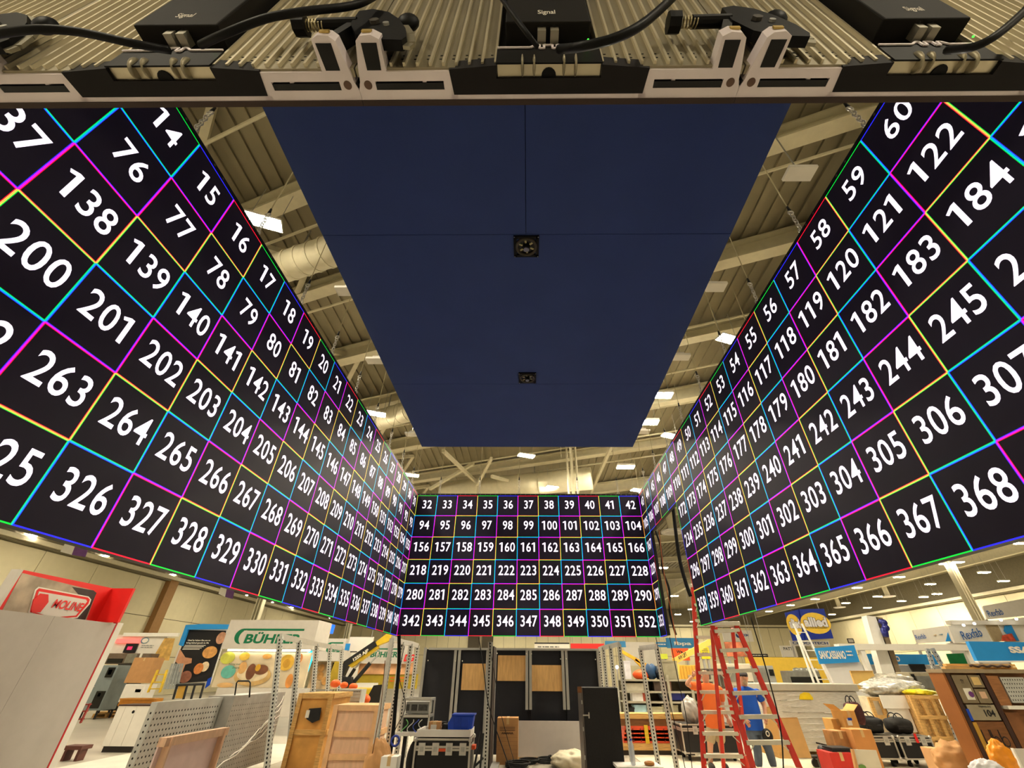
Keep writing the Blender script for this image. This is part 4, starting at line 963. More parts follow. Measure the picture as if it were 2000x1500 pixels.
bag('black glove lying between small box and blue bin', (V(868, 1450, Y=9.2).x, 9.2, zc+.1), (.07, .06, .07), blackm, 'work_glove', 'glove', False, 4)
# equipment rack on a white shelf
Yr = 9.9; t = stand('shelf_board', 'white shelf board carrying the black equipment rack', 'shelf', 815, 1432, Yr)
zs = V(815, 1431, Y=Yr).z; xs0, xs1 = V(769, 1432, Y=Yr).x, V(840, 1432, Y=Yr).x
MB().prism([(xs0, Yr, zs-.05), (xs1, Yr, zs-.05), (xs1+.45, Yr+.7, zs-.05), (xs0+.1, Yr+.7, zs-.05)], (0, 0, .05)).build('shelf_top', white, t)
for x in (xs0+.15, xs1-.1): MB().bb(x-.03, x+.03, Yr+.3, Yr+.36, 0, zs-.05).build('shelf_leg', blackm, t)
t = stand('equipment_rack', 'black open equipment rack full of cables on the white shelf', 'rack', 815, 1430, Yr+.1)
x0, x1, z0, z1 = ext(786, 1366, 838, 1429, Yr+.1); zm = z0+(z1-z0)*.47
MB().bb(x0, x1, Yr+.2, Yr+.55, zs, zm).build('lower_unit', blackm, t, bevel=.02)
mb = MB()
for x in (x0, x1):
    for y in (Yr+.12, Yr+.55): mb.bb(x-.015, x+.015, y-.015, y+.015, zs, z1)
mb.build('rack_post', alum, t)
for z in (zm, z1):
    mb = MB()
    for y in (Yr+.12, Yr+.55): mb.bb(x0, x1, y-.015, y+.015, z-.02, z+.02)
    for x in (x0, x1): mb.bb(x-.015, x+.015, Yr+.12, Yr+.55, z-.02, z+.02)
    mb.build('rack_rail', alum, t)
MB().bb(x0+.04, x1-.03, Yr+.15, Yr+.5, zm+.04, z1-.04).build('upper_unit', mat('grey_server', (150, 152, 150), .4, .3), t)
for u0, u1 in ((.08, .2), (.28, .5), (.55, .9)): MB().bb(x0+(x1-x0)*u0, x0+(x1-x0)*u1, Yr+.14, Yr+.15, zm+.08, z1-.08).build('unit_bay', mat('bay_dark', (70, 70, 66), .6, var=.4, scale=30), t)
for i, cc in enumerate(((120, 190, 110), (214, 214, 206), (70, 90, 190), (214, 214, 206))):
    a = Vector((x0+.08+.1*i, Yr+.13, zm-.05)); MB().tube([a+Vector((.05*math.sin(k*.8+i), -.02-.01*k % 3, -.03*k)) for k in range(9)], .008, 6).build('patch_cable', mat('patch_%d' % i, cc, .5, var=0), t, True)
cable('thick black cable bundle dropping from the far LED wall corner', [Vector((-2.62, 9.7, 2.3)), Vector((-2.55, 9.75, 1.8)), Vector((-2.5, 9.72, 1.2)), Vector((-2.46, 9.7, .6)), Vector((-2.5, 9.6, .05))], .035, name='cable_bundle')
c = V(846, 1424, Y=Yr+.4); t = thing('network_switch', 'small dark switch box on the shelf end', 'switch', (c.x, Yr+.45, zs)); MB().bb(c.x-.02, c.x+.22, Yr+.45, Yr+.65, zs, zs+.12).build('switch_body', blackp, t); MB().bb(c.x+.0, c.x+.06, Yr+.44, Yr+.45, zs+.03, zs+.05).build('blue_port', emat('port_blue', (70, 80, 200), .6), t)
bag('pile of black cables and gear under the white shelf', (V(822, 1470, Y=9.7).x, 10.05, .32), (.3, .2, .32), rubber, 'cable_pile', 'cables', False, 8)
c = V(765, 1485, Y=9.3); carton('white box with small print beside the cable pile', c.x-.16, c.x+.12, 9.2, 9.45, .0, V(765, 1476, Y=9.3).z, white)
crumple('tan crumpled paper beside the smooth aluminium post', (V(735, 1488, Y=9.4).x, 9.5, .32), (.2, .15, .32), kraft, 'paper_heap', 'paper', 12)
c = V(772, 1447, Y=9.6); tag(MB().torus(c, (1, 0, 0), (0, 0, 1), .07, .018, 18, 8).build('blue_cable_coil', mat('patch_blue', (40, 60, 150), .5), smooth=True), 'small coiled blue cable hanging under the shelf', 'cable')
# folded stand left of the upright, wall-side
t = stand('folding_stand', 'folded black stand leaning between blue bin and steel upright', 'stand', 936, 1480, 10.4)
for a0, b0, a1, b1 in ((926, 1500, 940, 1428), (938, 1500, 944, 1432), (930, 1470, 944, 1440), (928, 1496, 944, 1480)): MB().cyl(V(a0, b0, Y=10.4), V(a1, b1, Y=10.45), .02, n=8).build('stand_tube', blackm, t)
# cable coils and sheet on the floor
for i, (px, py, r_) in enumerate(((1008, 1496, .22), (1030, 1490, .18), (1068, 1488, .2), (1085, 1484, .16))):
    c = V(px, py, Z=.03); mb = MB()
    for k in range(3): mb.torus(c+Vector((.02*k, .03*k, .025*k)), (1, 0, 0), (0, 1, 0), r_+.02*k, .018, 22, 6)
    tag(mb.build('cable_coil', rubber, smooth=True), ['coil of black cable nearest the brown box, leftmost', 'second coil of black cable from the brown box', 'third coil of black cable before the grey board', 'rightmost coil of black cable before the grey board'][i], 'cable', 'cable coils on the floor')
crumple('rumpled white sheet on the floor before the black cabinet', (V(1112, 1488, Z=.05).x, 12.1, .1), (.35, .3, .16), mat('rumpled_sheet', (206, 196, 170), .7, var=.1), 'floor_sheet', 'sheet', 9)
t = stand('side_table', 'pale table corner with bottle at the bottom edge', 'table', 1245, 1495, 9.6)
c = V(1245, 1494, Y=9.6); MB().bb(c.x-.38, c.x+.4, 9.4, 9.9, c.z-.04, c.z).build('table_top', white, t)
for s in (-.33, .34): MB().cyl((c.x+s, 9.5, 0), (c.x+s, 9.5, c.z-.04), .02, n=8).build('table_leg', steel, t)
t = thing('water_bottle', 'clear plastic bottle with blue cap on the pale table', 'bottle', (c.x-.08, 9.55, c.z)); q_ = Vector((c.x-.08, 9.55, c.z))
MB().tube([q_+Vector((0, 0, z)) for z in (0, .01, .1, .2, .27, .31, .33)], [.03, .042, .042, .044, .04, .018, .014], 14).build('bottle_body', mat('clear_plastic', (206, 214, 224), .08, var=0, alpha=.5), t, True); MB().cyl(q_+Vector((0, 0, .33)), q_+Vector((0, 0, .355)), .017, n=12).build('bottle_cap', bluep, t)
t = thing('tape_roll', 'amber tape roll on the pale table', 'tape', (c.x+.2, 9.55, c.z)); MB().torus((c.x+.2, 9.55, c.z+.03), (1, 0, 0), (0, 1, 0), .06, .028, 18, 8).build('tape_ring', mat('amber_tape', (176, 120, 56), .35), t, True); MB().torus((c.x+.2, 9.55, c.z+.03), (1, 0, 0), (0, 1, 0), .035, .006, 18, 6).build('tape_core', kraft, t, True)
# background between black wall and ladder
def sign(label, m, pxl, pyt, pxr, pyb, Y, texts=(), cat='sign', wires=True, name='hanging_sign', th=.08):
    t = stand(name, label, cat, (pxl+pxr)/2, pyb, Y); o, e = slab(t, 'sign_panel', m, pxl, pyt, pxr, pyb, Y, th)
    for s, mm, a, b, c, d in texts: pwrite(t, 'lettering', s, mm, a, b, c, d, Y, .03)
    if wires:
        for x in (e[0]+.1, e[1]-.1): MB().cyl((x, Y+th/2, e[3]), (x, Y+th/2, 8.2), .012, n=5).build('hanging_wire', steel, t)
    else:
        for x in (e[0]+.1, e[1]-.1): MB().bb(x-.05, x+.05, Y+th, Y+th+.08, 0, e[3]).build('sign_leg', alum, t)
    return t
pnavy = mat('print_navy', (30, 62, 128), .5, var=0); pgrey = mat('print_grey', (92, 92, 92), .6, var=0)
mblue = mat('mid_blue_sign', (52, 128, 178), .5, var=.04)
sign('blue sign lettered in white above the orange square sign', mblue, 1302, 1246, 1362, 1266, 30, [('bpa', pwhite, 1322, 1253, 1350, 1262)])
t_ = sign('blue banner strip lettered left of the blue sign', mblue, 1282, 1254, 1302, 1264, 30.3, [])
sign('orange square sign reading We beyond the orange shirt', mat('orange_print', (228, 92, 36), .55, var=.05), 1313, 1266, 1346, 1290, 26, [('We', pblack, 1321, 1270, 1333, 1276)], wires=False)
sign('blue banner corner beside the right slotted frame', mblue, 1182, 1252, 1222, 1264, 28); sign('red and white banner above the black booth wall', mat('sign_red'), 1115, 1257, 1180, 1268, 27)
sign('white banner with dark top line above the black booth wall', mat('banner_white'), 1044, 1255, 1112, 1268, 27, [])
sign('white booth wall with thin grey lettering', mat('banner_white'), 1220, 1254, 1281, 1300, 32, [], wires=False)
sign('lime green small sign left of the boom', mat('lime_print', (196, 206, 60), .55), 1290, 1277, 1304, 1287, 25, wires=False); sign('yellow sheet sign behind the left ladder rail', mat('yellow_print', (224, 206, 30), .55), 1369, 1264, 1386, 1287, 24, [], wires=False)
sign('round-logo white banner reading OSM behind the ladder top', mat('banner_white'), 1412, 1231, 1470, 1253, 36, [('OSM', pnavy, 1449, 1238, 1462, 1243)])
sign('picture poster of a worker behind the ladder steps', mat('orange_picture', (206, 120, 84), .55, var=.5, scale=3), 1418, 1254, 1456, 1282, 25, wires=False, cat='poster')
sign('long black and white strip sign over the yellow wall', pblack, 1468, 1277, 1500, 1283, 27, [])
for o_ in [o for o in COL.objects if o.name.startswith('hanging_sign') and o.parent is None]:
    l_ = o_['label']
    if l_.startswith('blue banner strip'): pbars(o_, pwhite, 1283, 1256, 1300, 1261, 30.3, 1, 3)
    if l_.startswith('white banner with dark'): pbars(o_, pgrey, 1050, 1261, 1092, 1266, 27, 1, 5); slab(o_, 'dark_line', pblack, 1044, 1255, 1112, 1257.5, 26.98, .02)
    if l_.startswith('white booth wall'): pbars(o_, pgrey, 1248, 1260, 1263, 1264, 32, 1, 3)
    if l_.startswith('yellow sheet'): pbars(o_, pgrey, 1371, 1266, 1383, 1280, 24, 4, 3)
    if l_.startswith('long black'): pbars(o_, pwhite, 1470, 1278.5, 1498, 1281.5, 27, 1, 5)
    if l_.startswith('round-logo'): pdisc(o_, 'round_logo', pnavy, 1442, 1241, 5, 5, 36)
    if l_.startswith('blue sign lettered'): ppoly(o_, 'white_mark', pwhite, [(1316, 1253), (1322, 1253), (1318, 1261)], Y=29.99)
# yellow telescopic lift beyond
t = stand('boom_lift', 'pale yellow lift arm lettered LIFT in front of the blue sign', 'boom lift', 1330, 1300, 21)
MB().beam(V(1316, 1292, Y=21), V(1400, 1246, Y=21), .16, .2, (0, 0, 1)).build('boom_arm', mat('pale_yellow_paint', (226, 190, 90), .5, var=.06), t)
MB().beam(V(1313, 1294, Y=21), V(1311, 1330, Y=21), .5, .4, (0, 1, 0)).build('boom_mast', mat('pale_yellow_paint'), t)
mb = MB(); c0, c1 = V(1325, 1286, Y=20.8), V(1341, 1277, Y=20.8); d = (c1-c0).normalized(); text(mb, 'AW LIFT', (c0+c1)/2, d, Vector((-d.z, 0, d.x)), w=(c1-c0).length, h=.14, bold=.04); mb.build('lettering', pblack, t)
MB().bb(V(1311, 1330, Y=21).x-.8, V(1311, 1330, Y=21).x+.8, 20.6, 21.6, .3, 1.2).build('lift_base', mat('pale_yellow_paint'), t)
for s in (-.5, .5): MB().cyl((V(1311, 1330, Y=21).x+s, 20.5, .3), (V(1311, 1330, Y=21).x+s, 20.7, .3), .3, n=14).build('wheel', rubber, t)
t = stand('yellow_crane_arm', 'thin yellow arm slanting behind the slotted steel frame', 'crane arm', 1240, 1300, 22)
for a, b in (((1210, 1270), (1268, 1303)), ((1240, 1288), (1255, 1303))): MB().beam(V(*a, Y=22), V(*b, Y=22), .14, .12).build('arm', mat('amber_yellow', (216, 160, 40), .5), t)
MB().beam(V(1262, 1302, Y=22), Vector((V(1262, 1302, Y=22).x, 22, 0)), .2, .2).build('arm_post', mat('amber_yellow'), t)
equip('yellow_container', 'ribbed yellow container wall behind the raised arm', 'container', mat('amber_wall', (214, 166, 62), .6, var=.05), 1322, 1299, 1372, 1375, 22.2, 1.0, [('rib', mat('amber_rib', (196, 146, 50), .6), .1+.12*i, .13+.12*i, .02, .98) for i in range(7)])
# grey shelving with goods
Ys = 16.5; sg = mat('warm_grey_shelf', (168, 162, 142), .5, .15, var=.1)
t = stand('goods_shelf', 'long warm grey shelving full of small goods behind the beam stack', 'shelving', 1300, 1400, Ys)
sx0, sx1 = V(1218, 1360, Y=Ys).x, V(1400, 1360, Y=Ys).x
for py in (1327, 1350, 1370, 1398):
    z = V(1300, py, Y=Ys).z; MB().bb(sx0, sx1, Ys, Ys+.7, z-.04, z).build('shelf_plate', sg, t)
    MB().bb(sx0, sx1, Ys-.01, Ys, z-.05, z).build('shelf_front', sg, t)
for f in (0, .25, .5, .75, 1): x = sx0+(sx1-sx0)*f; MB().bb(x-.04, x+.04, Ys-.02, Ys+.05, 0, V(1300, 1318 if f > .4 else 1327, Y=Ys).z).build('shelf_post', sg, t)
MB().bb(sx0, sx1, Ys+.66, Ys+.7, .2, V(1300, 1330, Y=Ys).z).build('back_panel', mat('shelf_back_dark', (104, 98, 80), .7, var=.3, scale=6), t)  # back panel in a darker tone than the shelves
goods = [(1256, 1327, .5, .26, (236, 92, 30), 'orange dome-shaped cover on the shelf top', 'cover'), (1276, 1327, .35, .42, (30, 66, 104), 'dark blue jacket heap on the shelf top', 'jacket'), (1292, 1327, .3, .36, (24, 30, 44), 'black bag on the shelf top', 'bag'),
         (1229, 1327, .2, .5, (216, 214, 222), 'pale lavender tube on the shelf top left', 'tube'), (1313, 1327, .5, .5, (150, 144, 120), 'wire basket on the shelf top right', 'basket'),
         (1247, 1370, .35, .26, (232, 232, 228), 'white boxes on the second shelf', 'box'), (1262, 1370, .15, .24, (196, 90, 70), 'small reddish box on the second shelf', 'box'), (1325, 1368, .5, .2, (28, 40, 120), 'blue crate on the second shelf right', 'crate'), (1300, 1370, .25, .3, (90, 100, 108), 'grey cable coil on the second shelf', 'coil'),
         (1255, 1398, .45, .26, (168, 204, 214), 'pale blue carton on the third shelf', 'carton'), (1236, 1398, .16, .2, (30, 30, 34), 'black box left of the pale blue carton', 'box'), (1284, 1398, .4, .22, (176, 170, 140), 'beige parts tray on the third shelf', 'tray'), (1312, 1398, .5, .26, (150, 146, 120), 'grey parts bin on the third shelf right', 'bin'), (1240, 1350, .7, .2, (186, 180, 160), 'long metal rail on the first shelf', 'rail'), (1290, 1350, .35, .26, (74, 60, 52), 'dark box on the first shelf', 'box'), (1306, 1350, .25, .24, (120, 84, 70), 'brown box on the first shelf', 'box')]
for px, py, w_, h_, cc, lb, ct in goods:
    c = V(px, py, Y=Ys); m = mat('goods_%d_%d' % (px, py), cc, .55, var=.15)
    if ct in ('cover', 'jacket', 'bag', 'coil'):
        fn = (lambda p: p) if ct == 'cover' else (lambda p: p*(1+.15*math.sin(7*p.x+5*p.z)))
        tag(MB().ball((c.x, Ys+.25, c.z+h_*.48), (w_*.55, .22, h_*.55), 14, 10, fn=fn).build(ct+'_item', m, smooth=True), lb, ct)
    else:
        t = thing('goods_'+ct, lb, ct, (c.x, Ys+.05, c.z)); MB().bb(c.x-w_/2, c.x+w_/2, Ys+.05, Ys+.4, c.z, c.z+h_).build('goods_body', m, t, bevel=.012); MB().bb(c.x-w_/2-.01, c.x+w_/2+.01, Ys+.04, Ys+.41, c.z+h_-.04, c.z+h_+.005).build('goods_rim', m, t)
for px, py, cc in ((1205, 1303, (220, 220, 255)), (1223, 1303, (255, 200, 130)), (1291, 1303, (255, 255, 255)), (1304, 1303, (255, 255, 255))):
    c = V(px, py, Y=19); t = thing('work_light', {1205: 'bluish work light behind the slotted frame', 1223: 'amber work light behind the slotted frame', 1291: 'left white work light above the shelving', 1304: 'right white work light above the shelving'}[px], 'work light', (c.x, 19, 0))
    MB().ball((c.x, 19, c.z), .055, 12, 8).build('lamp_globe', emat('globe_%d' % px, cc, 9), t, True); MB().cyl((c.x, 19.05, 0), (c.x, 19.05, c.z), .025, n=6).build('lamp_pole', steel, t); MB().cyl((c.x, 19.05, 0), (c.x, 19.05, .04), .09, n=12).build('lamp_base', blackm, t)
# beam stack
Yo = 13.8; bx0, bx1 = V(1214, 1440, Y=Yo).x, V(1352, 1440, Y=Yo).x
t = thing('beam_stack', 'stack of orange-red pallet rack beams between timber planks', 'rack beams', (bx0, Yo, 0))
zz = [V(1290, p_, Y=Yo).z for p_ in (1466, 1452, 1448, 1440, 1432, 1424, 1416, 1404, 1394)]
rackred = mat('rack_orange_red', (222, 78, 40), .45, var=.1)
MB().bb(bx0, bx1, Yo, Yo+.5, .0, .1).build('ground_skid', mat('skid_dark_brown', (60, 50, 40), .8), t)  # dark brown skid below the timber
MB().bb(bx0-.02, bx1, Yo-.03, Yo+.5, .1, zz[1]).build('timber_plank', wood, t)
for i in range(2, 6):
    o = MB().bb(bx0+.02*i, bx1, Yo, Yo+.5, zz[i-1]+.006, zz[i]+.06).build('rack_beam', rackred, t)
    mb = MB()
    for k in range(9): mb.box((bx0+.3+k*.2, Yo-.002, (zz[i-1]+zz[i])/2+.03), (.025, .004, .04), Matrix.Rotation(.4, 3, 'Y'))
    mb.build('beam_slot', mat('slot_dark_red', (120, 34, 24), .6), o)
MB().bb(bx0, bx1, Yo, Yo+.5, zz[5]+.06, zz[7]).build('timber_plank', darkwood, t); MB().bb(bx0-.02, bx1+.3, Yo-.03, Yo+.5, zz[7], zz[8]).build('timber_plank', wood, t)
for px in (1228, 1262): 
    x = V(px, 1430, Y=Yo).x; MB().bb(x-.05, x+.05, Yo-.04, Yo-.03, zz[1], zz[6]).build('yellow_strap', yellow, t)
c = V(1320, 1437, Y=Yo-.05); MB().bb(c.x-.08, c.x+.1, Yo-.045, Yo-.035, c.z-.03, c.z+.04).build('shipping_tag', pwhite, t)
# ================================================================== RIGHT: LADDERS, PEOPLE, CASES, STANDS
def ladder(label, L0, L1, R0, R1, nstep, rails2=None, cap=True, stepm=None, group='red step ladders', step0=.3):
    """rails from bottom L0/R0 to top L1/R1; rails2: rear rails"""
    L0, L1, R0, R1 = map(Vector, (L0, L1, R0, R1)); t = thing('step_ladder', label, 'ladder', ((L0.x+R0.x)/2, L0.y, 0), group)
    al = mat('ladder_step_aluminium', (214, 208, 190), .4, .35, var=.06)
    for a, b in ((L0, L1), (R0, R1)):
        MB().beam(a, b, .085, .03, (0, 1, 0)).build('side_rail', red, t); MB().bb(a.x-.05, a.x+.05, a.y-.05, a.y+.05, 0, .05).build('rubber_foot', rubber, t)
    for i in range(nstep):
        f = step0/L1.z + i*.305/L1.z
        if f > .96: break
        a, b = L0.lerp(L1, f), R0.lerp(R1, f); st = MB().beam(a, b, .1, .055).build('step', al, t)
        for s, e, o in ((a, b, 1), (b, a, -1)):
            MB().beam(s+Vector((.0, -.03, -.13)), s.lerp(e, .16)+Vector((0, -.03, -.03)), .012, .014).build('step_brace', al, st)
        mb = MB(); mb.ball(a+Vector((0, -.05, 0)), .012, 6, 4); mb.ball(b+Vector((0, -.05, 0)), .012, 6, 4); mb.build('rivet', al, st)
    if rails2:
        for a, b in rails2:
            MB().beam(a, b, .06, .03, (0, 1, 0)).build('rear_rail', red, t)
        (a0, a1), (b0, b1) = rails2
        for f in (.2, .5, .8): MB().beam(Vector(a0).lerp(Vector(a1), f), Vector(b0).lerp(Vector(b1), f), .03, .03).build('rear_brace', al, t)
    if cap: c = (L1+R1)/2; MB().box(c+Vector((0, .08, .02)), ((R1-L1).length+.14, .26, .07)).build('top_cap', al, t, bevel=.01)
    return t
def fl_(p, q): return p + (q-p)*((0-p.z)/(q.z-p.z))
# tall ladder behind the right LED wall
lt, lb_ = V(1353, 1150, Y=10.2), V(1374, 1480, Y=9.75); rtp, rb_ = V(1396, 1222, Y=10.1), V(1450, 1481, Y=9.75)
L0, R0 = fl_(lt, lb_), fl_(rtp, rb_); ex = lambda a, b, z: a+(b-a)*((z-a.z)/(b.z-a.z))
ladder('tall red ladder whose top hides behind the right LED wall', L0, ex(L0, lt, 3.3), R0, ex(R0, rtp, 3.3), 10, step0=.18,
       rails2=None)
lt, lb_ = V(1391, 1222, Y=8.9), V(1468, 1490, Y=8.3); rtp, rb_ = V(1437, 1219, Y=8.9), V(1557, 1490, Y=8.3)
L0, R0 = fl_(lt, lb_), fl_(rtp, rb_)
ladder('shorter red step ladder with wide treads and pale top cap', L0, lt, R0, rtp, 8, step0=.2,
       rails2=[(lt+Vector((.1, 1.3, -lt.z)), lt+Vector((.05, .2, -.05))), (rtp+Vector((.1, 1.3, -rtp.z)), rtp+Vector((.0, .2, -.05)))])

# ---------------------------------------------------------------- people
def skin(name, J, E, m, parent, sub=2, root=0):
    me = bpy.data.meshes.new(name); me.from_pydata([tuple(p) for p, r in J], E, [])
    ob = bpy.data.objects.new(name, me); COL.objects.link(ob); ob.modifiers.new('skin', 'SKIN').use_smooth_shade = True
    for i, (p, r) in enumerate(J):
        sv = me.skin_vertices[0].data[i]; sv.radius = r if isinstance(r, tuple) else (r, r); sv.use_root = (i == root)
    sb = ob.modifiers.new('sub', 'SUBSURF'); sb.levels = sb.render_levels = sub
    dg = bpy.context.evaluated_depsgraph_get(); m2 = bpy.data.meshes.new_from_object(ob.evaluated_get(dg)); bpy.data.objects.remove(ob)
    m2.name = name; m2.materials.clear(); m2.materials.append(m)
    o = ORG[parent.name]
    for v in m2.vertices: v.co -= o
    m2.polygons.foreach_set('use_smooth', [True]*len(m2.polygons))
    ob = bpy.data.objects.new(name, m2); COL.objects.link(ob); ob.parent = parent; ORG[ob.name] = o
    return ob
skinm = mat('skin', (214, 158, 128), .6, var=.06); shoe = mat('shoe_dark', (44, 36, 34), .6)
def hand(mb, w, d, side, curl=.5):
    """palm and five fingers at wrist w pointing along d"""
    d = Vector(d).normalized(); a = d.cross(Vector((0, 1, 0))); a = a.normalized() if a.length > .1 else Vector((1, 0, 0)); b = a.cross(d)
    mb.tube([w-d*.02, w+d*.03, w+d*.085], [.026, .038, .036], 8)
    for i, L in enumerate((.068, .078, .074, .058)):
        k = w+d*.08+a*((i-1.5)*.019); k2 = k+d*L*.5+b*(.012*curl); mb.tube([k, k2, k2+d*L*.45*(1-curl*.4)+b*(.03*curl)], [.0095, .0088, .007], 6)
    k = w+d*.03+a*(side*.034); mb.tube([k, k+a*(side*.022)+d*.03, k+a*(side*.026)+d*.06], [.012, .011, .009], 6)
def person(label, Y, P, shirtm, legm, bare_legs, cap=None, hairm=None):
    """P: joint name -> (px, py, dy, radius)"""
    J = {k: (V(v[0], v[1], Y=Y)+Vector((0, v[2], 0)), v[3]) for k, v in P.items()}
    base = (J['aL'][0]+J['aR'][0])/2; t = thing('person', label, 'person', (base.x, Y, 0))
    names = list(J); idx = {n: i for i, n in enumerate(names)}
    E = [('pel', 'bel'), ('bel', 'che'), ('che', 'nek'), ('nek', 'jaw'), ('jaw', 'hed'), ('hed', 'top'), ('che', 'sL'), ('sL', 'eL'), ('eL', 'wL'), ('che', 'sR'), ('sR', 'eR'), ('eR', 'wR'), ('pel', 'hL'), ('hL', 'kL'), ('kL', 'aL'), ('pel', 'hR'), ('hR', 'kR'), ('kR', 'aR')]
    body = skin('body', [J[n] for n in names], [(idx[a], idx[b]) for a, b in E], skinm, t, root=idx['pel'])
    mb = MB()
    for s, sd in (('L', 1), ('R', -1)): hand(mb, J['w'+s][0], J['w'+s][0]-J['e'+s][0], sd)
    mb.build('hands', skinm, body, True)
    mid = lambda a, b, f: J[a][0].lerp(J[b][0], f)
    def loft(mb, rings, n=20):
        k = len(mb.v); 
        for (c, rx, ry) in rings: mb.v += [(c.x+rx*math.cos(2*math.pi*i/n), c.y+ry*math.sin(2*math.pi*i/n), c.z) for i in range(n)]
        F = [(k+j*n+i, k+j*n+(i+1) % n, k+(j+1)*n+(i+1) % n, k+(j+1)*n+i) for j in range(len(rings)-1) for i in range(n)]
        mb.f += F; mb.m += [0]*len(F)
    pl, be, ch, nk = J['pel'][0], J['bel'][0], J['che'][0], J['nek'][0]; shz = (J['sL'][0].z+J['sR'][0].z)/2
    sh = (J['sL'][0]+J['sR'][0])/2; hw = (J['sR'][0]-J['sL'][0]).length/2
    mb = MB()
    loft(mb, [(pl-UZ*.10, .205, .15), (pl-UZ*.02, .21, .155), (pl.lerp(be, .6), .212, .16), (be.lerp(ch, .3), .212, .155), (be.lerp(ch, .75), .21, .145), (Vector((ch.x, ch.y, ch.z+.05)), .215, .14),
              (Vector((sh.x, sh.y, shz-.03)), hw+.035, .125), (Vector((sh.x, sh.y, shz+.03)), hw*.98, .105), (Vector((sh.x*.6+nk.x*.4, sh.y, shz+.075)), hw*.68, .09), (nk-UZ*.005, .078, .078)])
    for s in 'LR':
        a, b = J['s'+s][0], J['e'+s][0]; mb.tube([a.lerp(Vector((sh.x, sh.y, a.z)), .35), a, a.lerp(b, .35), a.lerp(b, .72)], [.09, .098, .088, .084], 14)
    o_ = mb.build('shirt', shirtm, t, True); sb = o_.modifiers.new('s', 'SUBSURF'); sb.levels = sb.render_levels = 1
    mb = MB(); loft(mb, [(pl-UZ*.17, .19, .13), (pl-UZ*.08, .196, .14), (pl+UZ*.06, .19, .135)])
    for s in 'LR':
        h_, k_, a_ = J['h'+s][0], J['k'+s][0], J['a'+s][0]; top = Vector((h_.x*.75+pl.x*.25, h_.y, pl.z-.06))
        if bare_legs: mb.tube([top, h_-UZ*.04, h_.lerp(k_, .55), h_.lerp(k_, .98)], [.11, .118, .108, .1], 16)
        else: mb.tube([top, h_-UZ*.04, h_.lerp(k_, .6), k_, k_.lerp(a_, .5), a_-UZ*.01], [.11, .118, .1, .086, .08, .074], 16)
    o_ = mb.build('shorts' if bare_legs else 'jeans', legm, t, True); sb = o_.modifiers.new('s', 'SUBSURF'); sb.levels = sb.render_levels = 1
    for s in 'LR':
        a = J['a'+s][0]; MB().ball((a.x, a.y-.05, .06), (.06, .15, .07), 14, 8).build('shoe', shoe, t, True)
    h = J['hed'][0]
    f = Vector((FACE[0], FACE[1], 0)).normalized(); r_ = f.cross(UZ)
    mb = MB(); mb.ball(h+f*.098-UZ*.012, (.018, .02, .024), 8, 6); mb.build('nose', skinm, body, True)
    mb = MB()
    for s in (-1, 1): mb.ball(h+r_*(s*.082)-f*.005-UZ*.01, (.014, .02, .032), 8, 6)
    mb.build('ears', skinm, body, True)
    mb = MB()
    for s in (-1, 1): mb.ball(h+f*.083+r_*(s*.032)+UZ*.015, .011, 8, 6)
    mb.build('eyes', mat('eye_dark', (40, 30, 28), .3), body, True)
    MB().ball(h+f*.08-UZ*.058, (.026, .016, .007), 8, 6).build('mouth', mat('lips', (170, 96, 84), .6), body, True)
    if hairm: MB().ball(h-f*.02+UZ*.028, (.094, .1, .088), 16, 10).build('hair', hairm, t, True)
    if cap:
        MB().ball(h-f*.012+UZ*.035, (.1, .108, .085), 16, 10).build('cap_crown', cap, t, True)
        MB().ball(h+f*.1+UZ*.045, (.075, .075, .012), 14, 6).build('cap_visor', cap, t, True)
    return t, J
FACE = (.6, .7)
person('bald person in orange shirt and khaki shorts with one arm raised', 11.9,
       dict(pel=(1396, 1411, 0, .11), bel=(1394, 1390, 0, .11), che=(1387, 1358, 0, .11), nek=(1379, 1333, .0, .06), jaw=(1377.5, 1326, -.01, .082), hed=(1377, 1317, 0, .102), top=(1377, 1309, .01, .075),
            sL=(1363, 1341, 0, .07), eL=(1337, 1337, -.1, .05), wL=(1349, 1320, -.15, .035), sR=(1406, 1346, 0, .07), eR=(1413, 1383, .05, .05), wR=(1420, 1404, -.05, .036),
            hL=(1389, 1420, 0, .105), kL=(1386, 1454, -.03, .066), aL=(1388, 1494, 0, .047), hR=(1404, 1420, 0, .105), kR=(1407, 1454, -.03, .066), aR=(1414, 1494, .0, .047)),
       mat('orange_shirt', (236, 116, 52), .8, var=.08, scale=3, bump=.2), mat('khaki_shorts', (186, 166, 132), .85, var=.08), True)
FACE = (-.25, -1)
tp_, Jb = person('person in blue T-shirt, jeans and grey cap behind the ladder', 11.4,
       dict(pel=(1470, 1414, 0, .11), bel=(1466, 1392, -.02, .11), che=(1458, 1362, 0, .11), nek=(1453, 1340, 0, .062), jaw=(1452, 1331, -.02, .084), hed=(1452, 1322, 0, .1), top=(1452, 1314, .01, .07),
            sL=(1436, 1351, 0, .072), eL=(1434, 1382, -.02, .052), wL=(1448, 1404, -.16, .037), sR=(1480, 1353, 0, .072), eR=(1494, 1378, .03, .052), wR=(1490, 1400, -.12, .037),
            hL=(1464, 1424, 0, .108), kL=(1478, 1460, -.04, .066), aL=(1482, 1500, 0, .046), hR=(1482, 1424, 0, .108), kR=(1498, 1460, -.06, .066), aR=(1512, 1500, .0, .046)),
       mat('royal_blue_shirt', (24, 84, 190), .8, var=.1, scale=3, bump=.2), mat('blue_grey_jeans', (84, 96, 112), .85, var=.14), False, cap=mat('grey_cap_cloth', (74, 72, 74), .8))
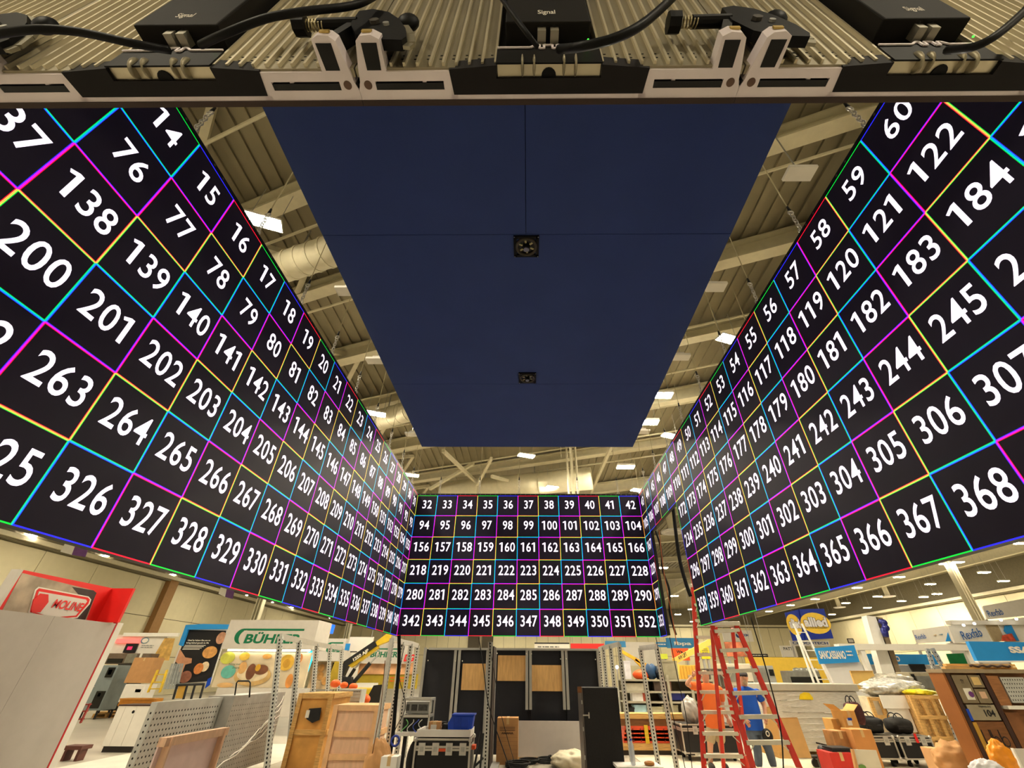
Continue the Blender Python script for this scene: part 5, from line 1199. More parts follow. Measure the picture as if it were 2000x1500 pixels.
MB().ball(Jb['jaw'][0]+Vector((-.01, -.075, -.02)), (.055, .035, .05), 12, 8).build('beard', mat('beard_grey', (186, 160, 130), .9, var=.2), tp_, True)
c = V(1499, 1437, Y=11.15); t = thing('baseball_cap', 'black cap with white mark hanging at the blue person’s hip', 'cap', (c.x, 11.15, c.z-.1))
MB().ball(c, (.11, .07, .12), 14, 10).build('cap_body', blackm, t, True); MB().ball(c+Vector((.02, -.06, -.09)), (.11, .06, .03), 12, 6).build('cap_visor', blackm, t, True)
mb = MB(); disc(mb, c+Vector((-.02, -.078, .04)), UX, UZ, .04, .05, 20, inner=.6); mb.build('cap_mark', pwhite, t)
# distant person whose head shows behind the wrapped pallet
Yh = 18; c = V(1632, 1327, Y=Yh); t = thing('person', 'short-haired person whose head shows above the wrapped pallet', 'person', (c.x, Yh, 0))
Jh = [((c.x, Yh, 1.0), (.17, .12)), ((c.x, Yh, 1.25), (.18, .12)), ((c.x, Yh, c.z-.2), .07), ((c.x, Yh, c.z-.08), .075), ((c.x, Yh, c.z), .098), ((c.x, Yh, c.z+.09), .06), ((c.x-.12, Yh, .9), .1), ((c.x-.12, Yh, .45), .06), ((c.x-.12, Yh, .05), .045), ((c.x+.12, Yh, .9), .1), ((c.x+.12, Yh, .45), .06), ((c.x+.12, Yh, .05), .045), ((c.x-.25, Yh, 1.3), .07), ((c.x-.3, Yh, 1.0), .05), ((c.x-.28, Yh-.1, .78), .04), ((c.x+.25, Yh, 1.3), .07), ((c.x+.3, Yh, 1.0), .05), ((c.x+.28, Yh-.1, .78), .04)]
Jh = [(Vector(p), r) for p, r in Jh]
bd = skin('body', Jh, [(0, 1), (1, 2), (2, 3), (3, 4), (4, 5), (0, 6), (6, 7), (7, 8), (0, 9), (9, 10), (10, 11), (1, 12), (12, 13), (13, 14), (1, 15), (15, 16), (16, 17)], skinm, t)
skin('shirt', [(Vector((c.x, Yh, .95)), (.19, .14)), (Vector((c.x, Yh, 1.25)), (.2, .14)), (Vector((c.x, Yh, 1.42)), .1), (Vector((c.x-.25, Yh, 1.3)), .09), (Vector((c.x-.29, Yh, 1.1)), .075), (Vector((c.x+.25, Yh, 1.3)), .09), (Vector((c.x+.29, Yh, 1.1)), .075)], [(0, 1), (1, 2), (1, 3), (3, 4), (1, 5), (5, 6)], mat('green_grey_shirt', (66, 74, 62), .8), t)
skin('trousers', [(Vector((c.x, Yh, .98)), (.18, .13)), (Vector((c.x-.12, Yh, .9)), .115), (Vector((c.x-.12, Yh, .08)), .08), (Vector((c.x+.12, Yh, .9)), .115), (Vector((c.x+.12, Yh, .08)), .08)], [(0, 1), (1, 2), (0, 3), (3, 4)], mat('dark_trousers', (44, 44, 52), .85), t)
MB().ball((c.x-.012, Yh+.01, c.z+.04), (.1, .108, .085), 16, 10).build('hair', mat('brown_hair', (112, 78, 54), .9, var=.2), t, True)
MB().ball((c.x+.1, Yh-.03, c.z-.02), (.024, .02, .024), 8, 6).build('nose', skinm, bd, True); MB().ball((c.x+.0, Yh-.095, c.z-.01), (.02, .014, .032), 8, 6).build('ears', skinm, bd, True); MB().ball((c.x+.075, Yh-.062, c.z+.015), .011, 8, 6).build('eyes', mat('eye_dark'), bd, True)
mb = MB(); hand(mb, Vector((c.x-.28, Yh-.1, .78)), (0, -.2, -1), 1); hand(mb, Vector((c.x+.28, Yh-.1, .78)), (0, -.2, -1), -1); mb.build('hands', skinm, bd, True)

# ---------------------------------------------------------------- cases and goods near the ladders
x0, x1 = V(1340, 1480, Y=12.9).x, V(1440, 1440, Y=12.9).x
flight_case('black flight case with white edges behind the person in orange', x0, x1, 12.9, 13.6, V(1370, 1414, Y=12.9).z, 2)
c = V(1352, 1398, Y=13.1); crumple('grey plastic bag on the flight case behind the tall ladder', (c.x, 13.2, V(1370, 1414, Y=12.9).z+.23), (.17, .16, .24), mat('grey_plastic_bag', (176, 172, 164), .35, var=.2), 'plastic_bag', 'bag', 21)
for i, (pts, Y, lb) in enumerate(((((1494, 1468), (1493, 1381), (1512, 1379), (1527, 1468)), 12.5, 'tan board standing behind the person in blue'), (((1528, 1480), (1524, 1402), (1556, 1401), (1584, 1480)), 12.0, 'tan cardboard sheet leaning against the wrapped pallet'))):
    t = stand('cardboard_sheet', lb, 'cardboard', pts[0][0], pts[0][1], Y); ppoly(t, 'sheet', mat('tan_card_%d' % i, (214, 174, 112), .75, var=.06), pts, Y=Y, off=.03); a, b = pts[1], pts[2]; ppoly(t, 'sheet_edge', kraft, [a, b, (b[0], b[1]+1.2), (a[0], a[1]+1.2)], Y=Y-.03, off=.01)
Yv = 13.4; x0, x1 = V(1500, 1400, Y=Yv).x, V(1672, 1345, Y=Yv).x; zt_ = V(1600, 1350, Y=Yv).z
t = thing('wrapped_pallet', 'big pallet load wrapped in white film with a yellow sticker', 'pallet load', ((x0+x1)/2, Yv, 0))
MB().bb(x0, x1, Yv, Yv+1.2, .14, zt_).build('wrapped_load', film, t, bevel=.04)
MB().bb(x0-.03, x1+.05, Yv-.03, Yv+1.23, zt_, zt_+.16).build('top_slab', mat('grey_foam_slab', (182, 176, 160), .6, var=.05), t, bevel=.02)
for i in range(3): MB().bb(x0+(x1-x0)*(.02+.42*i), x0+(x1-x0)*(.14+.42*i), Yv, Yv+1.1, 0, .14).build('pallet_block', wood, t)
ppoly(t, 'yellow_sticker', mat('yellow_sticker', (236, 206, 20), .5), [(1561, 1366), (1562, 1356), (1570, 1352), (1580, 1353), (1588, 1363), (1588, 1367)], Y=Yv-.01)
for i in range(9):
    z = .3+i*.12; MB().tube([(x0+random.uniform(.1, 1.2)+k*.12, Yv-.006-.004*math.sin(k), z+.012*math.sin(k*1.3+i)) for k in range(7)], .007, 5).build('film_fold', mat('film_fold'), t, True)
# yellow wall, steel machines behind
t = stand('yellow_wall', 'yellow stand wall behind the steel tanks', 'stand wall', 1555, 1340, 25)
slab(t, 'yellow_panel', mat('warm_yellow_wall', (222, 184, 66), .6, var=.05), 1462, 1284, 1640, 1345, 25, .15); slab(t, 'base_panel', greyw, 1462, 1345, 1640, 1380, 25, .15)
equip('mixing_machine', 'grey rounded mixing machine left of the steel tanks', 'machine', mat('machine_grey', (164, 164, 158), .4, .3, var=.06), 1480, 1300, 1516, 1350, 21, 1.0, [('control_panel', dgl, .7, .95, .6, .85), ('door', ss, .05, .6, .1, .9)])
equip('display_fridge', 'low white machine with arched glass between ladders', 'machine', mat('warm_white_machine', (206, 196, 176), .45, .1, var=.06), 1420, 1296, 1470, 1340, 20, 1.0, [('glass', ss, .08, .45, .2, .85), ('dark_gap', dgl, .5, .95, .05, .2)])
equip('steel_fryer', 'dark machinery row left of the person in blue', 'machine', mat('dark_machinery', (88, 80, 70), .4, .3, var=.4, scale=6), 1376, 1306, 1424, 1345, 19, .8, [('pipe', ss, .1+.16*i, .14+.16*i, .1, .95) for i in range(5)])
t = stand('steel_tanks', 'row of stainless steel tanks before the yellow wall', 'tanks', 1578, 1345, 22)
o, e = slab(t, 'tank_frame', ss, 1546, 1310, 1606, 1350, 22, .8, .03)
for px in (1556, 1566, 1577, 1588):
    c = V(px, 1308, Y=22.2); MB().cyl((c.x, 22.2, c.z-.35), (c.x, 22.2, c.z), .16, n=16).build('tank', ss, t, True); MB().ball((c.x, 22.2, c.z), (.16, .16, .08), 14, 6).build('tank_dome', ss, t, True)
MB().bb(e[0], e[1], 21.99, 22, e[2], e[2]+.5).build('dark_opening', dgl, t)
# white lattice ladder tower
t = stand('platform_ladder', 'white lattice ladder tower before the yellow wall', 'ladder', 1600, 1340, 19)
wl = mat('white_ladder', (226, 222, 212), .5)
for a, b in (((1550, 1218), (1602, 1340)), ((1566, 1218), (1626, 1340)), ((1556, 1240), (1592, 1340)), ((1586, 1262), (1636, 1345))): MB().beam(V(*b, Y=19), V(*a, Y=19.2), .06, .05, (0, 1, 0)).build('rail', wl, t)
for f in (.1, .25, .4, .55, .7, .85): MB().beam(V(1602, 1340, Y=19).lerp(V(1550, 1218, Y=19.2), f), V(1626, 1340, Y=19).lerp(V(1566, 1218, Y=19.2), f), .04, .03).build('rung', wl, t)
bb_ = V(1602, 1340, Y=19); 
for px in (1602, 1634): MB().beam(V(px, 1340, Y=19), Vector((V(px, 1340, Y=19).x+.1, 19, 0)), .06, .05).build('rail_foot', wl, t)
# signs: allied, chocotech, patt, sancassiano
t = stand('hanging_sign', 'two-sided blue and yellow oval banner box reading allied', 'sign', 1580, 1245, 28)
ablue = mat('banner_blue', (26, 50, 150), .5, var=.08); ayel = mat('banner_yellow', (240, 200, 70), .5, var=.05); tline = mat('outline_dark', (70, 62, 70), .6)
ppoly(t, 'right_face', ablue, [(1560, 1190), (1608, 1189), (1627, 1247), (1573, 1250)], Y=28, off=.06)
ppoly(t, 'left_face', ablue, [(1532, 1197), (1560, 1190), (1573, 1250), (1548, 1252)], Y=28.05, off=.04)
pdisc(t, 'yellow_oval', ayel, 1593, 1217, 29, 21, 27.94); pdisc(t, 'yellow_oval', ayel, 1551, 1220, 14, 21, 28.0)
pwrite(t, 'lettering_shadow', 'allied', tline, 1569, 1205, 1616, 1225, 27.92, .09); pwrite(t, 'lettering', 'allied', mat('letter_silver', (226, 222, 224), .5), 1570, 1205.5, 1615, 1224.5, 27.9, .045)
pwrite(t, 'lettering_shadow', 'allied', tline, 1541, 1208, 1563, 1228, 27.98, .09); pwrite(t, 'lettering', 'allied', mat('letter_silver'), 1541.5, 1208.5, 1562.5, 1227.5, 27.96, .045)
pwrite(t, 'tagline_lettering', 'BAKERY & FOOD SERVICE EQUIPMENT', pblack, 1571, 1225.5, 1616, 1228, 27.92, .02)
for px in (1545, 1600): MB().cyl(V(px, 1192, Y=28), V(px, 1192, Y=28)+Vector((0, 0, 3.6)), .012, n=5).build('hanging_wire', steel, t)
sign('white sign reading CHOCOTECH under the blue and yellow banner', mat('banner_white'), 1544, 1251, 1620, 1262, 30, [('CHOCOTECH', pnavy, 1548, 1253.5, 1617, 1258.5)], wires=False)
sign('white sign reading PATT left of the lattice ladder', mat('banner_white'), 1526, 1261, 1556, 1283, 32, [('PATT', pgrey, 1530, 1264, 1548, 1270)], wires=False)
t = stand('sign_column', 'white stand column with a blue sign reading SANCASSIANO', 'sign', 1650, 1390, 17)
ppoly(t, 'column_board', mat('column_white', (214, 212, 210), .5, var=.02), [(1606, 1296), (1677, 1293), (1712, 1393), (1668, 1393), (1660, 1340), (1628, 1340)], Y=17, off=.12)
ppoly(t, 'blue_sign', skyblue, [(1590, 1266), (1666, 1260), (1677, 1293), (1600, 1297)], Y=16.85, off=.06)
pwrite(t, 'lettering', 'SANCASSIANO', pwhite, 1600, 1271, 1651, 1287, 16.78, .03)
ppoly(t, 'blue_corner', skyblue, [(1672, 1393), (1688, 1362), (1700, 1393)], Y=16.88, off=.02)
pbars(t, pwhite, 1653, 1269, 1664, 1283, 16.78, 2, 2)
# robot column
t = stand('robot_column', 'white and brown column with a blue robot arm on top', 'column', 1715, 1335, 18.6)
ppoly(t, 'white_side', white, [(1682, 1204), (1702, 1206), (1746, 1336), (1718, 1336)], Y=18.6, off=.3); ppoly(t, 'brown_side', mat('taupe_side', (128, 112, 88), .6), [(1702, 1206), (1715, 1208), (1758, 1336), (1746, 1336)], Y=18.55, off=.25)
rb = mat('robot_navy', (30, 34, 110), .35, .1)
arm = [V(1716, 1212, Y=18.2), V(1726, 1216, Y=18.15), V(1730, 1226, Y=18.1), V(1727, 1232, Y=18.1), V(1731, 1244, Y=18.1)]
for i, (a, b) in enumerate(zip(arm, arm[1:])): MB().cyl(a, b, [.07, .1, .09, .12][i], [.1, .08, .12, .09][i], n=12).build('robot_link', rb, t, True)
for p_ in arm[1:4]: MB().ball(p_, .12, 12, 8).build('robot_joint', rb, t, True)
# white gallery beam and blue fascia signs
t = stand('stand_fascia', 'white fascia beam with long blue sign and green square behind', 'stand', 1800, 1330, 19)
slab(t, 'white_beam', mat('banner_white'), 1640, 1258, 1905, 1270, 17.9, .3); slab(t, 'blue_band', skyblue, 1689, 1278, 1838, 1298, 19, .08)
pwrite(t, 'lettering', 'SANCASSIANO', pwhite, 1690, 1281, 1757, 1292, 18.96, .05)
ppoly(t, 'green_square', mat('green_print', (20, 104, 56), .5), [(1847, 1277), (1880, 1276), (1889, 1298), (1856, 1298)], Y=18.98, off=.04)
slab(t, 'lower_wall', greyw, 1690, 1299, 1900, 1345, 19.3, .1); ppoly(t, 'blue_end', skyblue, [(1687, 1278), (1700, 1277), (1705, 1298), (1694, 1298)], Y=18.9, off=.03)
ppoly(t, 'dark_screen', pblack, [(1773, 1297), (1803, 1297), (1809, 1312), (1781, 1312)], Y=18.9, off=.06)
for px in (1690, 1902): x = V(px, 1290, Y=18.0).x; MB().bb(x-.08, x+.08, 17.93, 18.1, 0, V(px, 1268, Y=17.9).z).build('fascia_post', white, t)
t = stand('stand_fascia', 'large sky blue banner with white S mark at the right edge', 'stand', 1945, 1300, 13)
ppoly(t, 'blue_banner', skyblue, [(1885, 1253), (2080, 1256), (2110, 1290), (1903, 1291)], Y=13, off=.1); ppoly(t, 'white_edge', white, [(1903, 1291), (2110, 1290), (2112, 1293), (1905, 1294)], Y=12.98, off=.1)
pwrite(t, 'lettering', 'SSANCASSIANO', pwhite, 1971, 1263, 2150, 1276, 12.88, .05)
for px in (1912, 2080): x = V(px, 1290, Y=13.05).x; MB().bb(x-.05, x+.05, 13.02, 13.1, 0, V(px, 1290, Y=13.05).z).build('banner_leg', alum, t)
pblue = mat('logo_blue', (48, 98, 168), .5, var=0)
t = stand('trade_stand', 'white stand front lettered Rexfab in blue with spotlights', 'stand', 1910, 1255, 22)
ppoly(t, 'front_panel', white, [(1848, 1222), (1920, 1214), (1940, 1253), (1862, 1256)], Y=22, off=.1)
c0, c1 = V(1877, 1242, Y=21.85), V(1915, 1234, Y=21.85); d = (c1-c0).normalized(); mb = MB(); text(mb, 'Rexfab', (c0+c1)/2+Vector((0, -.03, 0)), d, UZ, w=(c1-c0).length, h=.34, bold=.01); mb.build('lettering', pblue, t)
ppoly(t, 'side_door', mat('taupe_door', (164, 146, 112), .6), [(1922, 1219), (1944, 1216), (1962, 1252), (1940, 1254)], Y=21.9, off=.05)
ppoly(t, 'picture_panel', white, [(1944, 1212), (2010, 1205), (2025, 1253), (1962, 1255)], Y=21.95, off=.05); ppoly(t, 'blue_chevron', skyblue, [(1960, 1232), (1962, 1222), (1974, 1221), (1990, 1252), (1980, 1252)], Y=21.85, off=.03); ppoly(t, 'red_machine_picture', mat('red_picture', (206, 84, 60), .5, var=.4, scale=5), [(1956, 1252), (1957, 1241), (1975, 1237), (1984, 1252)], Y=21.8, off=.02)
slab(t, 'roof_beam_front', mat('banner_white'), 1858, 1212, 2030, 1220, 21.7, .3)
for px, py in ((1882, 1221), (1903, 1218), (1955, 1211), (1985, 1209)):
    MB().ball(V(px, py, Y=21.4), .05, 8, 6).build('spot_lamp', emat('spot_white', (255, 250, 236), 14), t, True)
slab(t, 'stand_body', greyw, 1862, 1256, 1960, 1300, 22.1, .1)
def slant_sign(label, quad, Y, s, c0, c1, h, extra=()):
    t = stand('trade_stand', label, 'stand', quad[0][0], quad[0][1], Y); ppoly(t, 'sign_board', mat('banner_white'), quad, Y=Y, off=.08)
    a, b = V(*c0, Y=Y-.1), V(*c1, Y=Y-.1); d = (b-a).normalized(); mb = MB(); text(mb, s, (a+b)/2, d, UZ, w=(b-a).length, h=h, bold=.01); mb.build('lettering', pblue, t)
    for n, m, pts in extra: ppoly(t, n, m, pts, Y=Y-.09, off=.01)
    for q_ in (quad[2], quad[3]): x = V(*q_, Y=Y+.05); MB().bb(x.x-.05, x.x+.05, Y+.02, Y+.1, 0, x.z).build('sign_leg', alum, t)
slant_sign('smaller white side wall lettered Rexfab with blue triangle', [(1780, 1231), (1848, 1222), (1858, 1253), (1790, 1257)], 24, 'Rexfab', (1788, 1245), (1808, 1242), .2, [('blue_triangle', skyblue, [(1847, 1253), (1851, 1235), (1858, 1252)]), ('tan_logo', mat('tan_logo', (190, 160, 110), .5), [(1822, 1241), (1828, 1239), (1829, 1241)]), ('teal_logo', mat('teal_logo', (70, 130, 160), .5), [(1833, 1239), (1841, 1238), (1841, 1240)])])
slant_sign('high white banner lettered Rexfab at the right picture edge', [(1917, 1184), (2060, 1158), (2075, 1196), (1926, 1210)], 26, 'Rexfab', (1929, 1199), (1958, 1194), .3)
t = stand('tall_column', 'pair of narrow steel ladders rising behind the brown crate', 'ladder', 1820, 1313, 14)
for (a, b) in (((1811, 1267), (1826, 1312)), ((1820, 1266), (1847, 1312))): post(t, fl_(V(*a, Y=14), V(*b, Y=14)), V(*a, Y=14), .1, .06, step=.1, side=-1, m=steel)
t = stand('exit_notice', 'small square framed notice on the far wall', 'notice', 1663, 1252, 33); slab(t, 'notice_board', pblack, 1656, 1247, 1668, 1256, 33, .05); slab(t, 'notice_face', greyw, 1657.5, 1248.5, 1666.5, 1254.5, 32.97, .02)
x = V(1663, 1256, Y=33).x; MB().bb(x-.05, x+.05, 33.05, 33.15, 0, V(1663, 1256, Y=33).z).build('notice_post', alum, t)

# ---------------------------------------------------------------- right foreground clutter
def pallet_load(label, pxl, pyt, pxr, pyb, Y, m, dep=1.0):
    t = stand('pallet_load', label, 'pallet load', (pxl+pxr)/2, pyb, Y); x0, x1, z0, z1 = ext(pxl, pyt, pxr, pyb, Y); z0 = max(.14, z0)
    MB().bb(x0+.06, x1-.06, Y+.05, Y+dep, z0, z1).build('load', m, t)
    for u in (0, .33, .66, 1): x = x0+(x1-x0)*u; MB().bb(x-.045, x+.045, Y-.02, Y+.04, z0, z1).build('upright_batten', wood, t)
    for z in (z0+.04, (z0+z1)/2, z1-.04): MB().bb(x0, x1, Y-.04, Y-.02, z-.04, z+.04).build('cross_batten', wood, t)
    for i in range(3): x = x0+(x1-x0)*(.1+.4*i); MB().bb(x-.08, x+.08, Y, Y+dep, 0, z0).build('pallet_block', wood, t)
    return t, (x0, x1, z0, z1)
t, e = pallet_load('crate load of boards with white sheets behind the black cases', 1712, 1362, 1774, 1440, 14.6, mat('pale_boards', (206, 192, 164), .65, var=.15, scale=5))
slab(t, 'white_sheet', white, 1722, 1358, 1778, 1384, 14.5, .02); slab(t, 'white_sheet', mat('banner_white'), 1740, 1378, 1782, 1430, 14.52, .02)
t2, e2 = pallet_load('open OSB crate on a pallet beside the brown crate', 1796, 1358, 1856, 1446, 14.2, osb)
crumple('silver plastic wrap heap on the board crates', (V(1750, 1342, Y=14.8).x, 15.0, e[3]+.2), (.75, .35, .2), mat('silver_wrap', (206, 204, 196), .18, .2, var=.35, scale=14), 'plastic_wrap', 'plastic wrap', 31, 30)
crumple('second heap of grey plastic sheeting stacked higher behind', (V(1742, 1330, Y=15.6).x, 15.7, e[3]+.3), (.7, .3, .22), mat('grey_wrap', (176, 170, 156), .3, .1, var=.35, scale=12), 'plastic_sheeting', 'plastic sheeting', 33, 28)
crumple('yellow strapping scraps on the OSB crate', (V(1795, 1351, Y=14.5).x, 14.5, e2[3]+.05), (.38, .2, .07), mat('yellow_strapping', (226, 206, 30), .4, var=.3, scale=20), 'strapping_heap', 'strapping', 35)
equip('beige_panel', 'beige plywood panel standing behind the plastic sheeting', 'board', mat('beige_ply', (206, 170, 96), .6, var=.05), 1666, 1310, 1712, 1348, 15.6, .04, [('edge', wood, 0, 1, .97, 1), ('edge', wood, 0, .03, 0, 1)])
equip('grey_machine', 'low grey machine behind the OSB crate', 'machine', mat('khaki_machine', (150, 140, 116), .5, .1, var=.15), 1782, 1313, 1822, 1350, 16.0, .6, [('panel', dgl, .05, .2, .1, .9), ('plate', ss, .25, .95, .15, .8)])
zc1 = V(1760, 1437, Y=12.3).z; g0, g1, g2, g3 = V(1688, 1455, Y=12.3).x, V(1749, 1455, Y=12.3).x, V(1760, 1455, Y=12.3).x, V(1822, 1455, Y=12.3).x
flight_case('left black flight case with grey latches under dark bags', g0, g1, 12.3, 13.0, zc1, 2, group='black flight cases on the right')
flight_case('right black flight case with a red and white sticker', g2, g3, 12.3, 13.0, zc1, 2, group='black flight cases on the right')
o = MB().prism([V(1783, 1433, Y=12.27), V(1788, 1433, Y=12.27), V(1796, 1451, Y=12.27), V(1791, 1451, Y=12.27)], (0, -.006, 0)).build('case_sticker', mat('sign_red')); tag(o, 'red and white sticker on the right black flight case', 'sticker')
bag('lumpy black tool bag on the left flight case', ((g0+g1)/2+.1, 12.6, zc1+.17), (.29, .2, .16), blackm, seed=5); bag('black and tan equipment bag on the right flight case', ((g2+g3)/2-.05, 12.6, zc1+.16), (.25, .2, .15), mat('black_canvas', (32, 30, 28), .8, var=.4, scale=10), seed=6)
bag('maroon and black backpack beside the kraft carton', (V(1668, 1390, Y=11.9).x, 11.9, .98), (.16, .14, .2), mat('maroon_canvas', (66, 30, 34), .8, var=.3), 'backpack', 'backpack', True, 7)
# cardboard cluster
def kbox(label, pxl, pyt, pxr, pyb, Y, dep, m=kraft, zb=None, **k):
    x0, x1, z0, z1 = ext(pxl, pyt, pxr, pyb, Y); return carton(label, x0, x1, Y, Y+dep, max(0, z0) if zb is None else zb, z1, m, **k), (x0, x1, z0, z1)
(t, e) = kbox('open kraft carton with blue and white label by the flight cases', 1650, 1388, 1676, 1432, 11.4, .4, mat('amber_carton', (206, 156, 86), .75, var=.06), zb=0, flaps=True)
slab(t, 'carton_label', pwhite, 1655, 1404, 1664, 1417, 11.39, .004); slab(t, 'blue_mark', bluep, 1656, 1402, 1664, 1407, 11.385, .004)
kbox('brown carton with rounded corner in front of the left flight case', 1668, 1425, 1708, 1462, 10.8, .35, mat('amber_carton2', (202, 140, 78), .75, var=.05), zb=0)
kbox('small yellow-brown carton with dark lid on the paper stack', 1626, 1404, 1650, 1424, 11.6, .35, mat('amber_carton'), zb=0)
(t, e) = kbox('big red box with black trays on top at the bottom edge', 1624, 1470, 1668, 1500, 10.4, .45, mat('red_box', (196, 44, 34), .6, var=.1), zb=0)
for i in range(2): slab(t, 'black_tray', blackm, 1626, 1461+i*5, 1665, 1465+i*5, 10.45, .35)
kbox('brown wrapped carton above the red box', 1630, 1428, 1660, 1462, 11.0, .35, mat('brown_wrap', (168, 120, 70), .6, var=.25, scale=8), zb=0)
t = stand('document_board', 'white board with green emblem at the bottom edge', 'board', 1690, 1500, 10.0)
ppoly(t, 'white_sheet', mat('off_white_card', (212, 204, 184), .6, var=.04), [(1664, 1463), (1710, 1465), (1728, 1520), (1678, 1520)], Y=10.0, off=.02); pdisc(t, 'green_emblem', mat('emblem_green', (100, 140, 70), .6), 1684, 1498, 7, 5, 9.97); ppoly(t, 'brown_back', kraft, [(1660, 1462), (1664, 1463), (1678, 1520), (1672, 1520)], Y=10.0, off=.06)
bag('black rucksack on the floor beside the red box', (V(1616, 1475, Y=11.2).x, 11.2, .22), (.18, .15, .26), blackm, 'rucksack', 'bag', False, 11)
t = stand('hand_trolley', 'black low trolley before the wrapped pallet', 'trolley', 1590, 1478, 12.3)
c = V(1592, 1474, Y=12.3); MB().bb(c.x-.12, c.x+.5, 12.2, 12.5, .16, .2).build('trolley_deck', blackm, t)
for s in (-.08, .4): MB().cyl((c.x+s, 12.2, .08), (c.x+s, 12.25, .08), .08, n=12).build('wheel', rubber, t)
MB().tube([(c.x+.45, 12.3, .2), (c.x+.47, 12.3, .35), (c.x+.1, 12.3, .42)], .015, 6).build('handle', blackm, t)
# big brown crate with stencilled panels
Yc = 9.4; xa, xb = V(1842, 1312, Y=Yc).x, V(2040, 1312, Y=Yc).x; zt_ = V(1900, 1312, Y=Yc).z
t = thing('tool_cabinet', 'big brown wooden cabinet stencilled 104 with sticker panels', 'cabinet', (xa, Yc, 0))
amb = mat('amber_side_board', (140, 84, 34), .55, var=.12, scale=2)
MB().bb(xa, xb, Yc+.05, Yc+.32, .05, zt_-.02).build('cabinet_body', darkwood, t)
xs = V(1820, 1312, Y=Yc+.5).x; MB().bb(xa-.04, xa, Yc-.02, Yc+.32, .0, zt_).build('side_board', amb, t)
MB().bb(xa-.05, xb, Yc-.05, Yc+.34, zt_-.02, zt_+.04).build('top_rail', mat('taupe_rail', (148, 130, 102), .6), t)
taupe = mat('taupe_panel', (128, 114, 88), .6, var=.12); 
def cp(name, m, u0, u1, v0, v1, off=.02): return MB().bb(xa+u0, xa+u1, Yc-off, Yc+.05, zt_-v1, zt_-v0).build(name, m, t)
MB().bb(xa, xa+.07, Yc-.03, Yc+.06, .05, zt_).build('corner_post', mat('dark_maroon_post', (58, 34, 24), .6), t)
o1 = cp('door_panel', taupe, .1, .38, .05, .47); cp('door_panel', taupe, .4, .62, .05, .24); cp('door_panel', taupe, .4, .62, .26, .47); cp('number_panel', mat('taupe_light', (150, 140, 116), .6, var=.1), .12, .62, .49, .71)
cp('drawer_front', darkwood, .12, .64, .73, 1.22, .015); cp('stile', mat('dark_maroon_post'), .64, .72, .02, 1.6, .03)
def ct(name, s, m, u0, u1, v0, v1, off=.026, bold=.03, shear=0): return write(t, name, s, m, xa+u0, xa+u1, zt_-v1, zt_-v0, Yc-off+.006, bold, shear)
ct('stencil_lettering', '104', pblack, .38, .56, .56, .66); ct('stencil_lettering', 'TRANSLOG', pblack, .32, .54, .505, .53); ct('stencil_lettering', 'TY', pblack, .22, .28, .12, .18)
mb = MB()
for u, v, r_, a0, a1 in ((.24, 1.0, .07, 180, 360), (.38, 1.0, .06, 0, 360), (.52, 1.0, .06, 0, 360)): disc(mb, (xa+u, Yc-.022, zt_-v), UX, UZ, r_, r_*1.2, 18, a0, a1, inner=.78)
for u in (.175, .305, .33, .465): mb.bb(xa+u-.007, xa+u+.007, Yc-.023, Yc-.02, zt_-1.08, zt_-.84)
mb.build('graffiti_mark', pblack, t)
cp('paper_note', mat('yellow_note', (214, 184, 120), .7), .44, .58, .08, .2, .024); cp('paper_note', mat('pink_note', (206, 170, 140), .7), .46, .57, .3, .4, .024); cp('white_sticker', pwhite, .2, .34, .25, .42, .024)
mb = MB(); disc(mb, (xa+.3, Yc-.03, zt_-.34), UX, UZ, .045, .045, 18); mb.build('purple_sticker', mat('sticker_purple', (96, 44, 110), .5), t)
cp('blue_tape', bluep, .07, .12, .55, .72, .035); cp('yellow_panel', mat('mustard_panel', (186, 142, 50), .6), .08, .15, .74, 1.4, .03)
cp('slat_panel', mat('brown_slat', (150, 100, 58), .65, var=.2, scale=4, stretch=(1, 1, 9)), .74, .95, .06, .5); cp('slat_panel', mat('brown_slat2', (128, 82, 46), .65, var=.2), .74, .98, .6, 1.3)
o = cp('perforated_panel', galv, .97, 1.4, .08, .46, .03); mb = MB()
for i in range(9):
    for j in range(6): disc(mb, (xa+1.0+i*.045, Yc-.032, zt_-.12-j*.06), UX, UZ, .009, .013, 6)
tag(mb.build('punched_hole', hole, o), kind='stuff'); cp('white_ledge', white, .78, 1.4, .5, .55, .1)
t = thing('timber_planks', 'pale timber planks lying on the brown cabinet top', 'planks', (xa+.3, Yc+.2, zt_+.04))
for i, (u0, u1, z) in enumerate(((.08, .75, 0), (.2, 1.5, .045), (.62, 1.6, .0))): MB().bb(xa+u0, xa+u1, Yc+.0+.1*i, Yc+.09+.1*i, zt_+.04+z, zt_+.08+z).build('plank', wood, t)
MB().tube([(xa+.55+.05*k, Yc+.0, zt_+.09+.012*math.sin(k*1.7)) for k in range(16)], .02, 7).build('wavy_strip', mat('dark_strip', (70, 50, 36), .6), t, True)
crumple('crumpled kraft paper on the floor left of the brown cabinet', (V(1868, 1474, Y=10.4).x, 10.5, .34), (.3, .22, .26), kraft, 'kraft_paper', 'paper', 41, 26)
kbox('open kraft carton half hidden by crumpled paper', 1826, 1462, 1848, 1496, 10.7, .3, mat('kraft_light', (206, 160, 112), .8, var=.06), zb=0)
crumple('bright orange plastic bag before the brown cabinet', (V(1958, 1482, Y=8.6).x, 8.6, V(1958, 1484, Y=8.6).z), (.15, .1, .2), mat('orange_bag', (240, 150, 30), .4, var=.15), 'plastic_bag', 'bag', 43)
